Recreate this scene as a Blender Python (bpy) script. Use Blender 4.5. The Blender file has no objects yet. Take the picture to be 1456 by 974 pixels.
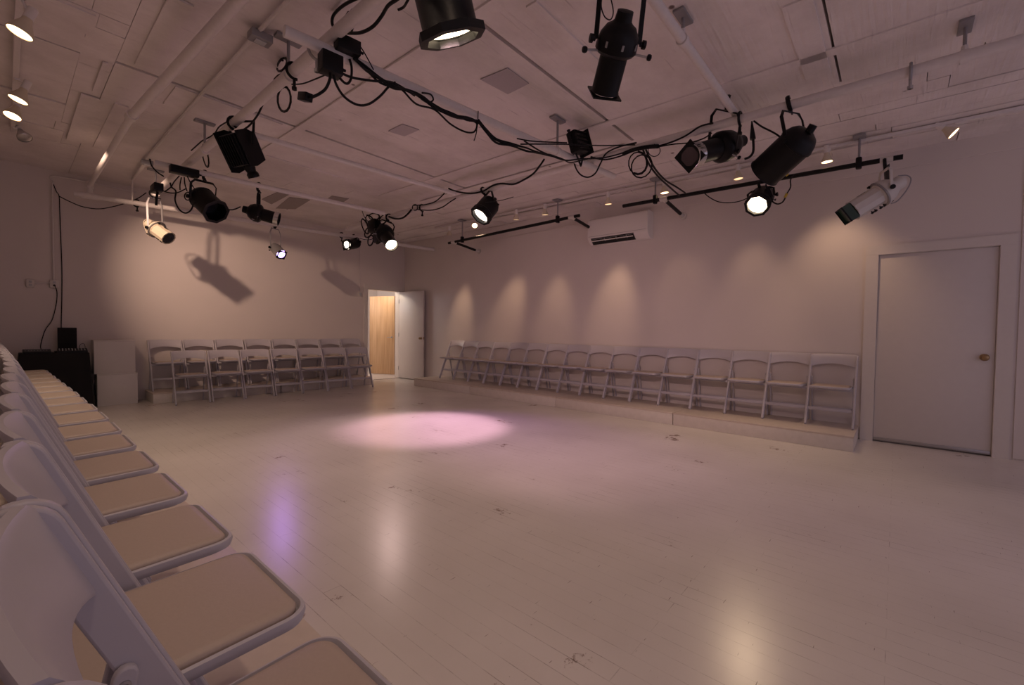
import bpy, bmesh, math, random
from mathutils import Vector, Matrix
random.seed(7)
PI = math.pi
COL = bpy.context.scene.collection

# ------------------------------------------------------------------ camera
FOC = 626.2                      # focal length in pixels at 1456 x 974
H = 1.185                        # eye height
yaw, pitch, roll = math.radians(48.85), math.radians(1.551), math.radians(0.755)
F = Vector((math.sin(yaw)*math.cos(pitch), math.cos(yaw)*math.cos(pitch), -math.sin(pitch)))
Rt = Vector((math.cos(yaw), -math.sin(yaw), 0)); Up = Rt.cross(F)
Rx = Rt*math.cos(roll) + Up*math.sin(roll)
Ux = -Rt*math.sin(roll) + Up*math.cos(roll)
cam_data = bpy.data.cameras.new('camera'); cam = bpy.data.objects.new('camera', cam_data); COL.objects.link(cam)
cam_data.sensor_width = 36; cam_data.lens = FOC/1456*36; cam_data.clip_start = .02
cam.matrix_world = Matrix(((Rx.x, Ux.x, -F.x, 0), (Rx.y, Ux.y, -F.y, 0), (Rx.z, Ux.z, -F.z, H), (0, 0, 0, 1)))
bpy.context.scene.camera = cam

def P(px, py, x=None, y=None, z=None):
    "the world point seen at a pixel, on the plane x=.., y=.. or z=.."
    d = Rx*((px-728)/FOC) - Ux*((py-487)/FOC) + F
    t = (z-H)/d.z if z is not None else (x/d.x if x is not None else y/d.y)
    return Vector((d.x*t, d.y*t, H + d.z*t))
def CZ(x, y): return 3.27 - .015*x + .012*y          # height of the slightly sloping loft ceiling
def PC(px, py):
    d = Rx*((px-728)/FOC) - Ux*((py-487)/FOC) + F
    t = (3.27-H)/(d.z + .015*d.x - .012*d.y)
    return Vector((d.x*t, d.y*t, H + d.z*t))

# ------------------------------------------------------------------ materials
def nt(name):
    m = bpy.data.materials.new(name); m.use_nodes = True
    n = m.node_tree.nodes; l = m.node_tree.links
    return m, n, l, n['Principled BSDF']
def plain(name, col, rough=.5, metal=0., coat=0., bump=0., bscale=60, var=0., spec=.5):
    m, n, l, b = nt(name)
    b.inputs['Base Color'].default_value = (*col, 1); b.inputs['Roughness'].default_value = rough
    b.inputs['Specular IOR Level'].default_value = spec; b.inputs['Metallic'].default_value = metal; b.inputs['Coat Weight'].default_value = coat
    tc = n.new('ShaderNodeTexCoord'); no = n.new('ShaderNodeTexNoise'); no.inputs['Scale'].default_value = bscale
    no.inputs['Detail'].default_value = 4
    l.new(tc.outputs['Object'], no.inputs['Vector'])
    if var:
        mx = n.new('ShaderNodeMix'); mx.data_type = 'RGBA'
        mx.inputs[6].default_value = (*[c*(1-var) for c in col], 1); mx.inputs[7].default_value = (*[min(1, c*(1+var)) for c in col], 1)
        l.new(no.outputs[0], mx.inputs[0]); l.new(mx.outputs[2], b.inputs['Base Color'])
    if bump:
        bp = n.new('ShaderNodeBump'); bp.inputs['Strength'].default_value = bump; bp.inputs['Distance'].default_value = .004
        l.new(no.outputs[0], bp.inputs['Height']); l.new(bp.outputs[0], b.inputs['Normal'])
    return m
def glow(name, col, s):
    m, n, l, b = nt(name)
    b.inputs['Base Color'].default_value = (*col, 1)
    b.inputs['Emission Color'].default_value = (*col, 1); b.inputs['Emission Strength'].default_value = s
    return m
def wall_mat(name, col):
    m, n, l, b = nt(name)
    tc = n.new('ShaderNodeTexCoord'); a = n.new('ShaderNodeTexNoise'); a.inputs['Scale'].default_value = 1.1; a.inputs['Detail'].default_value = 5
    c = n.new('ShaderNodeTexNoise'); c.inputs['Scale'].default_value = 90; c.inputs['Detail'].default_value = 3
    l.new(tc.outputs['Object'], a.inputs['Vector']); l.new(tc.outputs['Object'], c.inputs['Vector'])
    cr = n.new('ShaderNodeValToRGB'); cr.color_ramp.elements[0].position = .3; cr.color_ramp.elements[1].position = .7
    cr.color_ramp.elements[0].color = (*[x*.94 for x in col], 1); cr.color_ramp.elements[1].color = (*col, 1)
    l.new(a.outputs[0], cr.inputs[0]); l.new(cr.outputs[0], b.inputs['Base Color'])
    bp = n.new('ShaderNodeBump'); bp.inputs['Strength'].default_value = .12; bp.inputs['Distance'].default_value = .003
    l.new(c.outputs[0], bp.inputs['Height']); l.new(bp.outputs[0], b.inputs['Normal'])
    b.inputs['Roughness'].default_value = .55
    return m
def ceiling_mat():
    m, n, l, b = nt('painted_ceiling_boards')
    tc = n.new('ShaderNodeTexCoord')
    a = n.new('ShaderNodeTexNoise'); a.inputs['Scale'].default_value = 1.6; a.inputs['Detail'].default_value = 8; a.inputs['Roughness'].default_value = .65
    l.new(tc.outputs['Object'], a.inputs['Vector'])
    cr = n.new('ShaderNodeValToRGB'); e = cr.color_ramp.elements
    e[0].position = .28; e[0].color = (.66, .60, .575, 1); e[1].position = .6; e[1].color = (.84, .775, .755, 1)
    l.new(a.outputs[0], cr.inputs[0])
    # scuffed brush strokes, long along x
    mp = n.new('ShaderNodeMapping'); mp.inputs['Scale'].default_value = (1.3, 22, 1)
    s = n.new('ShaderNodeTexNoise'); s.inputs['Scale'].default_value = 1.5; s.inputs['Detail'].default_value = 6
    l.new(tc.outputs['Object'], mp.inputs[0]); l.new(mp.outputs[0], s.inputs['Vector'])
    c2 = n.new('ShaderNodeValToRGB'); e = c2.color_ramp.elements
    e[0].position = .66; e[0].color = (1, 1, 1, 1); e[1].position = .76; e[1].color = (.70, .68, .70, 1)
    l.new(s.outputs[0], c2.inputs[0])
    mx = n.new('ShaderNodeMix'); mx.data_type = 'RGBA'; mx.blend_type = 'MULTIPLY'; mx.inputs[0].default_value = 1
    l.new(cr.outputs[0], mx.inputs[6]); l.new(c2.outputs[0], mx.inputs[7])
    # small dark knots and holes
    v = n.new('ShaderNodeTexVoronoi'); v.inputs['Scale'].default_value = 1.9; l.new(tc.outputs['Object'], v.inputs['Vector'])
    c3 = n.new('ShaderNodeValToRGB'); e = c3.color_ramp.elements
    e[0].position = .025; e[0].color = (.2, .15, .14, 1); e[1].position = .045; e[1].color = (1, 1, 1, 1)
    l.new(v.outputs['Distance'], c3.inputs[0])
    m2 = n.new('ShaderNodeMix'); m2.data_type = 'RGBA'; m2.blend_type = 'MULTIPLY'; m2.inputs[0].default_value = 1
    l.new(mx.outputs[2], m2.inputs[6]); l.new(c3.outputs[0], m2.inputs[7]); l.new(m2.outputs[2], b.inputs['Base Color'])
    ad = n.new('ShaderNodeMath'); ad.operation = 'ADD'; l.new(a.outputs[0], ad.inputs[0]); l.new(s.outputs[0], ad.inputs[1])
    bp = n.new('ShaderNodeBump'); bp.inputs['Strength'].default_value = .5; bp.inputs['Distance'].default_value = .02
    l.new(ad.outputs[0], bp.inputs['Height']); l.new(bp.outputs[0], b.inputs['Normal'])
    b.inputs['Roughness'].default_value = .6
    return m
def floor_mat():
    m, n, l, b = nt('worn_white_gloss_floor')
    tc = n.new('ShaderNodeTexCoord')
    sp = n.new('ShaderNodeMapping'); sp.inputs['Rotation'].default_value = (0, 0, PI/2); l.new(tc.outputs['Object'], sp.inputs[0])
    br = n.new('ShaderNodeTexBrick'); br.inputs['Scale'].default_value = 1; br.inputs['Brick Width'].default_value = 1.9
    br.inputs['Row Height'].default_value = .083; br.inputs['Mortar Size'].default_value = .0018; br.inputs['Mortar Smooth'].default_value = .3
    br.offset_frequency = 2; br.offset = .37
    br.inputs['Color1'].default_value = (1, 1, 1, 1); br.inputs['Color2'].default_value = (.95, .94, .93, 1); br.inputs['Mortar'].default_value = (.30, .26, .23, 1)
    l.new(sp.outputs[0], br.inputs['Vector'])
    a = n.new('ShaderNodeTexNoise'); a.inputs['Scale'].default_value = .9; a.inputs['Detail'].default_value = 6; l.new(tc.outputs['Object'], a.inputs['Vector'])
    cr = n.new('ShaderNodeValToRGB'); e = cr.color_ramp.elements
    e[0].position = .3; e[0].color = (.62, .57, .53, 1); e[1].position = .68; e[1].color = (.73, .68, .64, 1)
    l.new(a.outputs[0], cr.inputs[0])
    # seams only show in patches
    k = n.new('ShaderNodeTexNoise'); k.inputs['Scale'].default_value = 1.7; k.inputs['Detail'].default_value = 8; k.inputs['Roughness'].default_value = .75
    l.new(tc.outputs['Object'], k.inputs['Vector'])
    ck = n.new('ShaderNodeValToRGB'); e = ck.color_ramp.elements; e[0].position = .5; e[0].color = (.12, .12, .12, 1); e[1].position = .7; e[1].color = (1, 1, 1, 1)
    l.new(k.outputs[0], ck.inputs[0])
    mx = n.new('ShaderNodeMix'); mx.data_type = 'RGBA'; mx.blend_type = 'MULTIPLY'
    l.new(ck.outputs[0], mx.inputs[0]); l.new(cr.outputs[0], mx.inputs[6]); l.new(br.outputs[0], mx.inputs[7])
    # scratches
    mp = n.new('ShaderNodeMapping'); mp.inputs['Rotation'].default_value = (0, 0, .6); mp.inputs['Scale'].default_value = (5, 60, 1); l.new(tc.outputs['Object'], mp.inputs[0])
    sc = n.new('ShaderNodeTexNoise'); sc.inputs['Scale'].default_value = 2; sc.inputs['Detail'].default_value = 3; l.new(mp.outputs[0], sc.inputs['Vector'])
    c2 = n.new('ShaderNodeValToRGB'); e = c2.color_ramp.elements; e[0].position = .715; e[0].color = (1, 1, 1, 1); e[1].position = .735; e[1].color = (.32, .27, .25, 1)
    l.new(sc.outputs[0], c2.inputs[0])
    m2 = n.new('ShaderNodeMix'); m2.data_type = 'RGBA'; m2.blend_type = 'MULTIPLY'; m2.inputs[0].default_value = 1
    l.new(mx.outputs[2], m2.inputs[6]); l.new(c2.outputs[0], m2.inputs[7])
    c4 = n.new('ShaderNodeValToRGB'); e = c4.color_ramp.elements; e[0].position = .635; e[0].color = (1, 1, 1, 1); e[1].position = .66; e[1].color = (.42, .34, .30, 1)
    l.new(k.outputs[0], c4.inputs[0])
    m3 = n.new('ShaderNodeMix'); m3.data_type = 'RGBA'; m3.blend_type = 'MULTIPLY'; m3.inputs[0].default_value = 1
    l.new(m2.outputs[2], m3.inputs[6]); l.new(c4.outputs[0], m3.inputs[7]); l.new(m3.outputs[2], b.inputs['Base Color'])
    b.inputs['Roughness'].default_value = .27
    bp = n.new('ShaderNodeBump'); bp.inputs['Strength'].default_value = .15; bp.inputs['Distance'].default_value = .003
    w2 = n.new('ShaderNodeTexNoise'); w2.inputs['Scale'].default_value = 14; w2.inputs['Detail'].default_value = 2; l.new(tc.outputs['Object'], w2.inputs['Vector'])
    l.new(w2.outputs[0], bp.inputs['Height']); l.new(bp.outputs[0], b.inputs['Normal'])
    return m
def wood_mat():
    m, n, l, b = nt('birch_veneer')
    tc = n.new('ShaderNodeTexCoord'); mp = n.new('ShaderNodeMapping'); mp.inputs['Scale'].default_value = (9, 9, .6); l.new(tc.outputs['Object'], mp.inputs[0])
    s = n.new('ShaderNodeTexNoise'); s.inputs['Scale'].default_value = 2; s.inputs['Detail'].default_value = 6; l.new(mp.outputs[0], s.inputs['Vector'])
    cr = n.new('ShaderNodeValToRGB'); e = cr.color_ramp.elements
    e[0].position = .3; e[0].color = (.50, .30, .15, 1); e[1].position = .7; e[1].color = (.66, .44, .25, 1)
    l.new(s.outputs[0], cr.inputs[0]); l.new(cr.outputs[0], b.inputs['Base Color']); b.inputs['Roughness'].default_value = .45
    return m
M = dict(
    wall=wall_mat('white_wall_paint', (.72, .655, .62)), ceil=ceiling_mat(), floor=floor_mat(), wood=wood_mat(),
    trim=plain('white_trim_paint', (.70, .65, .61), .45, bump=.1, bscale=25, var=.03),
    door=plain('white_door_paint', (.68, .63, .60), .4, bump=.06, bscale=15, var=.03),
    deck=plain('worn_tan_deck', (.60, .51, .44), .4, bump=.1, bscale=20, var=.1),
    riser=plain('worn_white_platform', (.68, .62, .57), .4, bump=.1, bscale=20, var=.1),
    plastic=plain('white_resin', (.50, .475, .52), .38, bump=.04, bscale=40),
    vinyl=plain('tan_vinyl', (.47, .38, .32), .45, bump=.12, bscale=120, var=.04),
    pipe=plain('white_painted_pipe', (.72, .67, .65), .45, bump=.2, bscale=30, var=.08),
    black=plain('black_enamel', (.005, .005, .006), .42, bump=.1, bscale=80, spec=.22),
    blackpipe=plain('black_iron_pipe', (.006, .006, .006), .5, bump=.15, bscale=60, spec=.25),
    rubber=plain('black_cable_rubber', (.006, .006, .007), .55, spec=.25),
    cloth=plain('black_cloth', (.006, .005, .006), .9, bump=.3, bscale=30),
    steel=plain('dull_steel', (.42, .41, .42), .4, metal=.8, bump=.05),
    chrome=plain('chrome', (.7, .7, .72), .15, metal=1.),
    grey=plain('grey_metal', (.30, .29, .30), .5, metal=.3),
    cream=plain('cream_enamel', (.66, .58, .44), .4, bump=.05),
    whiteen=plain('white_enamel', (.62, .58, .54), .4, bump=.05),
    brass=plain('aged_brass', (.35, .24, .13), .35, metal=.9),
    ac=plain('white_appliance_plastic', (.78, .74, .71), .3),
    dark=plain('dark_void', (.01, .01, .01), .8), glassdark=plain('dark_lens_glass', (.02, .02, .03), .06, coat=.5),
    smoke=plain('smoky_violet_gel', (.05, .03, .04), .12, coat=.4), green=plain('dark_green_gel', (.02, .05, .035), .3), yellow=plain('yellow_tape', (.6, .42, .05), .6),
    hot=glow('lit_lens', (1, .78, .52), 9), hot2=glow('lit_lens_soft', (1, .86, .72), 3.5), purple=glow('violet_lit_lens', (.50, .30, 1), 14),
    bulb=glow('lit_reflector_bulb', (1, .70, .42), 5), bulb2=glow('dim_reflector_bulb', (1, .66, .36), 1.4),
    ptch=plain('old_grey_patch', (.34, .29, .27), .6, bump=.1, var=.06), ptch2=plain('lilac_grey_patch', (.50, .45, .47), .6, bump=.1, var=.06), clear=plain('clear_bulb', (.5, .48, .46), .1, metal=.5), label=plain('pale_sticker', (.5, .5, .52), .5),
)

# ------------------------------------------------------------------ mesh helpers
class MB:
    def __init__(s): s.bm = bmesh.new()
    def box(s, lo, hi, bev=0., mat=None, seg=2):
        lo = Vector(lo); hi = Vector(hi); c = (lo+hi)/2; d = hi-lo
        r = bmesh.ops.create_cube(s.bm, size=1)
        vs = r['verts']
        for v in vs: v.co = Vector((v.co.x*d.x, v.co.y*d.y, v.co.z*d.z))
        if bev:
            es = list({e for v in vs for e in v.link_edges})
            o = bmesh.ops.bevel(s.bm, geom=es, offset=bev, segments=seg, affect='EDGES', profile=.5)
            vs = list({v for f in o['faces'] for v in f.verts} | {v for v in vs if v.is_valid})
        for v in vs: v.co = (mat @ (v.co) + c) if mat else v.co + c
        return s
    def obox(s, c, ax, ay, az, dx, dy, dz, bev=0.):
        "box about c along the given unit axes"
        m = Matrix((ax, ay, az)).transposed()
        c = Vector(c)
        n0 = len(s.bm.verts)
        return s.box(c-Vector((dx, dy, dz))/2, c+Vector((dx, dy, dz))/2, bev, mat=m)
    def tube(s, pts, r, seg=8, cap=True, flat=None):
        pts = [Vector(p) for p in pts]; n = len(pts); rings = []; prev = None
        for i, p in enumerate(pts):
            t = (pts[min(i+1, n-1)]-pts[max(i-1, 0)]).normalized()
            if prev is None:
                u = t.cross(Vector((0, 0, 1)))
                if u.length < .05: u = t.cross(Vector((1, 0, 0)))
            else: u = prev - t*prev.dot(t)
            u.normalize(); prev = u; w = t.cross(u)
            rr = r[i] if isinstance(r, (list, tuple)) else r
            ru, rw = (rr, rr) if flat is None else (rr*flat[0], rr*flat[1])
            rings.append([s.bm.verts.new(p + u*ru*math.cos(2*PI*k/seg + PI/seg) + w*rw*math.sin(2*PI*k/seg + PI/seg)) for k in range(seg)])
        for a, b in zip(rings, rings[1:]):
            for k in range(seg): s.bm.faces.new((a[k], a[(k+1) % seg], b[(k+1) % seg], b[k]))
        if cap and n > 1:
            s.bm.faces.new(rings[0][::-1]); s.bm.faces.new(rings[-1])
        return s
    def lathe(s, prof, o, ax, seg=24, sx=1., sy=1., twist=0., cap=True):
        "prof = [(distance along ax, radius)]"
        o = Vector(o); ax = Vector(ax).normalized(); u = ax.cross(Vector((0, 0, 1)))
        if u.length < .02: u = Vector((1, 0, 0))
        u.normalize(); w = ax.cross(u); rings = []
        for t, r in prof:
            rings.append([s.bm.verts.new(o + ax*t + u*r*sx*math.cos(2*PI*k/seg+twist) + w*r*sy*math.sin(2*PI*k/seg+twist)) for k in range(seg)])
        for a, b in zip(rings, rings[1:]):
            for k in range(seg): s.bm.faces.new((a[k], a[(k+1) % seg], b[(k+1) % seg], b[k]))
        if cap:
            if prof[0][1] > 1e-5: s.bm.faces.new(rings[0][::-1])
            if prof[-1][1] > 1e-5: s.bm.faces.new(rings[-1])
        return s
    def prism(s, poly, fn, t0, t1):
        "poly of 2d points; fn(a, b, t) -> point"
        A = [s.bm.verts.new(fn(a, b, t0)) for a, b in poly]; B = [s.bm.verts.new(fn(a, b, t1)) for a, b in poly]
        n = len(poly)
        for k in range(n): s.bm.faces.new((A[k], A[(k+1) % n], B[(k+1) % n], B[k]))
        s.bm.faces.new(A[::-1]); s.bm.faces.new(B)
        return s
    def build(s, name, mat, parent=None, base=None, angle=35, bevel=0.):
        bm = s.bm; bmesh.ops.remove_doubles(bm, verts=bm.verts, dist=1e-6)
        bmesh.ops.recalc_face_normals(bm, faces=bm.faces)
        off = Vector(base) if base is not None else (parent['_o'] if False else None)
        if parent is not None: off = ORG.get(parent.name, Vector((0, 0, 0)))
        if off is None: off = Vector((0, 0, 0))
        if off.length: bmesh.ops.translate(bm, verts=bm.verts, vec=-off)
        me = bpy.data.meshes.new(name); bm.to_mesh(me); bm.free()
        me.polygons.foreach_set('use_smooth', [True]*len(me.polygons)); me.set_sharp_from_angle(angle=math.radians(angle))
        me.materials.append(mat)
        o = bpy.data.objects.new(name, me); COL.objects.link(o)
        if parent is not None: o.parent = parent; ORG[o.name] = off
        else: o.location = off; ORG[o.name] = off
        if bevel:
            b = o.modifiers.new('bevel', 'BEVEL'); b.width = bevel; b.segments = 2; b.limit_method = 'ANGLE'
        return o
ORG = {}     # world position of every object's origin (parts share their thing's)
def tag(o, label=None, cat=None, group=None, kind=None):
    if label: o['label'] = label
    if cat: o['category'] = cat
    if group: o['group'] = group
    if kind: o['kind'] = kind
    return o
def thing(name, loc, label, cat, group=None):
    o = bpy.data.objects.new(name, None); COL.objects.link(o); o.location = loc; o.empty_display_size = .1
    ORG[o.name] = Vector(loc)
    return tag(o, label, cat, group)
def struct(name, mb, mat, **k):
    return tag(mb.build(name, mat, **k), kind='structure')
def spline(pts, n=8):
    "Catmull-Rom through the points"
    pts = [Vector(p) for p in pts]; q = [pts[0]]+pts+[pts[-1]]; out = []
    for i in range(1, len(q)-2):
        a, b, c, d = q[i-1:i+3]
        for k in range(n):
            t = k/n
            out.append(.5*((2*b)+(c-a)*t+(2*a-5*b+4*c-d)*t*t+(3*b-a-3*c+d)*t**3))
    out.append(pts[-1]); return out

# ------------------------------------------------------------------ the room
XL, XR, YB, YF = -.26, 6.38, 9.08, -3.2
TOP = 3.75
dx0, dx1 = P(522, 410, y=YB).x, P(567.8, 413, y=YB).x; dzt = 2.10
struct('floor', MB().box((XL-.3, YF, -.1), (XR+.3, YB+.2, 0)), M['floor'])
w = MB().box((XL-.3, YB, 0), (dx0, YB+.14, TOP)).box((dx1, YB, 0), (XR+.2, YB+.14, TOP)).box((dx0, YB, dzt), (dx1, YB+.14, TOP))
struct('wall_back', w, M['wall'])
# right wall, with the closed door's opening and the plaster ledge near the ceiling
ry0, ry1, rzt = -.735, .179, 2.078
w = MB().box((XR, ry1, 0), (XR+.14, YB, TOP)).box((XR, YF, 0), (XR+.14, ry0, TOP)).box((XR, ry0, rzt), (XR+.14, ry1, TOP))
struct('wall_right', w, M['wall'])
w = MB().box((XR-.012, YF, 2.99), (XR, YB, 3.24))
struct('trim_1', w, M['wall'], bevel=.004)
struct('wall_left', MB().box((XL-.14, YF, 0), (XL, YB, TOP)), M['wall'])
struct('trim_2', MB().box((XR-.01, -2.4, .012), (XR, -.87, 2.9)), M['wall'], bevel=.003)

# ceiling: slab with painted sheets, boards and battens nailed below it, gaps between them
cb = MB()
def cbox(x0, y0, x1, y1, d0, d1):
    "sheet hanging between d0 and d1 below the slab"
    vs = []
    for zz in (d1, d0):
        for (x, y) in ((x0, y0), (x1, y0), (x1, y1), (x0, y1)): vs.append(cb.bm.verts.new((x, y, CZ(x, y)-zz)))
    for f in ((0, 3, 2, 1), (4, 5, 6, 7), (0, 1, 5, 4), (1, 2, 6, 5), (2, 3, 7, 6), (3, 0, 4, 7)): cb.bm.faces.new([vs[i] for i in f])
cbox(XL-.1, YF, XR+.1, YB+.1, -.1, -.2)
g = .012
ys = [YF, -1.0, .40, 2.18, 4.83, 7.2, YB+.05]
for a, b in zip(ys, ys[1:]):
    hw = {.40: .004, 2.18: .020, 4.83: .018}.get(a, .0015)
    cbox(.60, a+hw, 2.9 if a < 0 else 4.42, b-{.40: .004, 2.18: .018, 4.83: .016}.get(b, .0015), -.1, random.uniform(-.004, .003))
cbox(2.9, YF, 4.42, -1.0, -.1, 0); cbox(2.903, -.997, 4.42, .40-g, -.1, .002)
# long boards by the right wall
xs = [4.428, 4.62, 4.80, 5.02, 5.20, 5.47, 5.62, 5.93, 6.12, XR+.02]
for i, (a, b) in enumerate(zip(xs, xs[1:])):
    yy = [YF, random.uniform(-.5, 1.2), random.uniform(2.4, 4), random.uniform(5.5, 7), YB+.05]
    for c, d in zip(yy, yy[1:]): cbox(a+random.choice((.002, .003, .008)), c+.003, b-.003, d-.003, -.1, random.uniform(-.012, .006))
# ragged short boards by the left wall
yy = [YF, -.6, 1.3, 2.6, 3.5, 4.17, 4.38, 4.6, 4.9, 5.1, 5.76, 6.2, 6.80, 7.1, 7.6, YB+.05]
for i, (c, d) in enumerate(zip(yy, yy[1:])):
    s_ = random.choice((.40, .36, .44, .60))
    cbox(XL-.02, c+random.choice((.001, .008)), s_-.003, d-.002, -.1, random.uniform(-.012, .008))
    if s_ < .6: cbox(s_, c+.002, .597, d-.001, -.1, random.uniform(-.01, .004))
# battens and patch boards nailed on
for r in ((.47, 5.75, .60, 7.35), (.70, 5.72, .80, 7.4), (.53, 4.9, .56, 5.6), (.70, 3.55, .83, 4.72), (3.2, .44, 4.2, .60), (1.0, 4.86, 1.9, 5.35),
          (.10, 4.2, .42, 4.52), (3.86, -1.2, 3.95, 6.2), (4.43, 2.3, 4.5, 5.9), (5.9, -2, 5.96, 6), (2.2, 1.76, 3.1, 1.84), (1.45, 5.9, 3.2, 5.93), (3.0, 3.1, 3.6, 3.14)):
    cbox(*r, 0, .013)
for r in ((2.05, 6.9, 2.6, 7.25), (2.75, 6.7, 3.3, 7.05), (3.5, 6.3, 3.9, 6.6)): cbox(*r, 0, .006)
bx_ = PC(640, 45).x
cbox(bx_-.045, .3, bx_+.045, 6.2, 0, .016)
struct('ceiling', cb, M['ceil'], angle=20)
for k, (mt, quad) in enumerate((('ptch', ((372, 283), (396, 272), (412, 276), (386, 290))), ('ptch', ((392, 296), (412, 280), (441, 284), (420, 297))), ('ptch', ((460, 286), (472, 278), (496, 282), (485, 289))),
        ('ptch2', ((683, 112), (722, 96), (752, 118), (722, 133))), ('ptch2', ((552, 186), (572, 176), (596, 184), (575, 193))))):
    m_ = MB(); A_ = [PC(*q) for q in quad]
    lo_ = [m_.bm.verts.new((v.x, v.y, CZ(v.x, v.y)-.007)) for v in A_]; hi_ = [m_.bm.verts.new((v.x, v.y, CZ(v.x, v.y)-.001)) for v in A_]
    m_.bm.faces.new(lo_); m_.bm.faces.new(hi_)
    for i in range(4): m_.bm.faces.new((lo_[i], lo_[(i+1) % 4], hi_[(i+1) % 4], hi_[i]))
    struct('ceiling_patch', m_, M[mt])

# back door frame, the corridor beyond it and its own door
fr = MB().box((dx0-.085, YB-.018, 0), (dx0, YB, dzt)).box((dx0-.085, YB-.018, dzt+.0005), (dx1+.09, YB, dzt+.10)).box((dx1+.0005, YB-.018, 0), (dx1+.09, YB, dzt))
fr.box((dx0+.001, YB-.01, 0), (dx0+.018, YB+.14, dzt-.019)).box((dx1-.018, YB-.01, 0), (dx1-.001, YB+.14, dzt-.019)).box((dx0+.001, YB-.01, dzt-.018), (dx1-.001, YB+.14, dzt-.001))
struct('trim_3', fr, M['trim'])
struct('trim_4', MB().box((dx0, YB, 0), (dx1, YB+.14, .012)), M['riser'])
co = MB().box((dx0-1.6, YB+.2, -.1), (dx1+1.2, YB+3.2, .0))
struct('floor_corridor', co, M['riser'])
struct('wall_corridor', MB().box((dx0-1.6, 11.5, 0), (dx1+1.2, 11.6, 2.6)).box((dx1+.9, YB+.14, 0), (dx1+1.0, 11.5, 2.6)).box((dx0-1.6, YB+.14, 0), (dx0-1.5, 11.5, 2.6)), M['wall'])
struct('ceiling_corridor', MB().box((dx0-1.6, YB+.14, 2.45), (dx1+1.2, 11.6, 2.55)), M['wall'])

door = thing('door_1', (dx1-.02, YB-.03, 0), 'white flush door standing open against the right-hand wall', 'door'); door['kind'] = 'structure'
a0 = Vector((dx1-.012, YB-.03, 0)); a1 = Vector((6.285, 8.19, 0)); ad = (a1-a0).normalized(); an = Vector((ad.y, -ad.x, 0))
if an.x > 0: an = -an
mb = MB(); mb.obox((a0+a1)/2+Vector((0, 0, 1.045))+an*-.0, ad, an, Vector((0, 0, 1)), (a1-a0).length, .036, 2.06, .002)
mb.build('door_leaf', M['door'], door)
kp = a1-ad*.065+Vector((0, 0, .98))
MB().lathe([(.0, .03), (.006, .03), (.008, .012), (.03, .012), (.034, .024), (.05, .029), (.062, .022), (.066, 0)], kp+an*.018, an, 16).build('door_knob', M['brass'], door)
MB().obox(a1+Vector((0, 0, .98)), ad, an, Vector((0, 0, 1)), .004, .026, .06).build('latch_plate', M['brass'], door)
for zz in (.25, 1.05, 1.85): MB().tube([a0+an*.02+Vector((0, 0, zz-.045)), a0+an*.02+Vector((0, 0, zz+.045))], .007, 8).build('hinge', M['steel'], door)
# birch door in the corridor
wd = thing('door_2', (dx0+.3, 10.2, 0), 'light birch veneer door with a lever handle in the corridor', 'door'); wd['kind'] = 'structure'
b0 = P(526, 500, y=10.45); b1 = P(561, 500, y=9.75); b0.z = b1.z = 0; bd = (b1-b0).normalized(); bn = Vector((bd.y, -bd.x, 0))
if bn.y > 0: bn = -bn
MB().obox((b0+b1)/2+Vector((0, 0, 1.02)), bd, bn, Vector((0, 0, 1)), (b1-b0).length, .04, 2.02, .002).build('door_leaf', M['wood'], wd)
hp = b1-bd*.07+Vector((0, 0, .97))+bn*.02
MB().tube([hp, hp+bn*.045, hp+bn*.05-bd*.11], .009, 8).lathe([(0, .026), (.008, .026)], hp, bn, 16).build('lever_handle', M['steel'], wd)

# closed door in the right wall
rd = thing('door_3', (XR+.03, (ry0+ry1)/2, 0), 'white closed flush door with an aged round knob in the right wall', 'door'); rd['kind'] = 'structure'
MB().box((XR+.008, ry0+.006, .022), (XR+.05, ry1-.006, rzt-.006), .002).build('door_leaf', M['door'], rd)
MB().box((XR-.004, ry0+.01, .018), (XR+.012, ry1-.01, .05), .002).build('door_sweep', M['steel'], rd)
kp = Vector((XR+.008, ry0+.075, .98))
MB().lathe([(.0, .036), (.006, .036), (.009, .014), (.03, .014), (.036, .026), (.05, .030), (.062, .024), (.068, .012), (.0685, 0)], kp, (-1, 0, 0), 20).build('door_knob', M['brass'], rd)
for zz in (.35, 1.1, 1.83): MB().tube([(XR-.004, ry1+.002, zz-.05), (XR-.004, ry1+.002, zz+.05)], .008, 8).build('hinge', M['trim'], rd)
fr = MB().box((XR-.02, ry1, 0), (XR, ry1+.11, rzt)).box((XR-.02, ry0-.11, 0), (XR, ry0, rzt)).box((XR-.02, ry0-.11, rzt+.0005), (XR, ry1+.11, rzt+.1))
fr.box((XR, ry1-.004, 0), (XR+.14, ry1, rzt)).box((XR, ry0, 0), (XR+.14, ry0+.004, rzt)).box((XR, ry0, rzt-.004), (XR+.14, ry1, rzt)).box((XR+.06, ry0, 0), (XR+.14, ry1, rzt))
struct('trim_5', fr, M['trim'])

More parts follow.
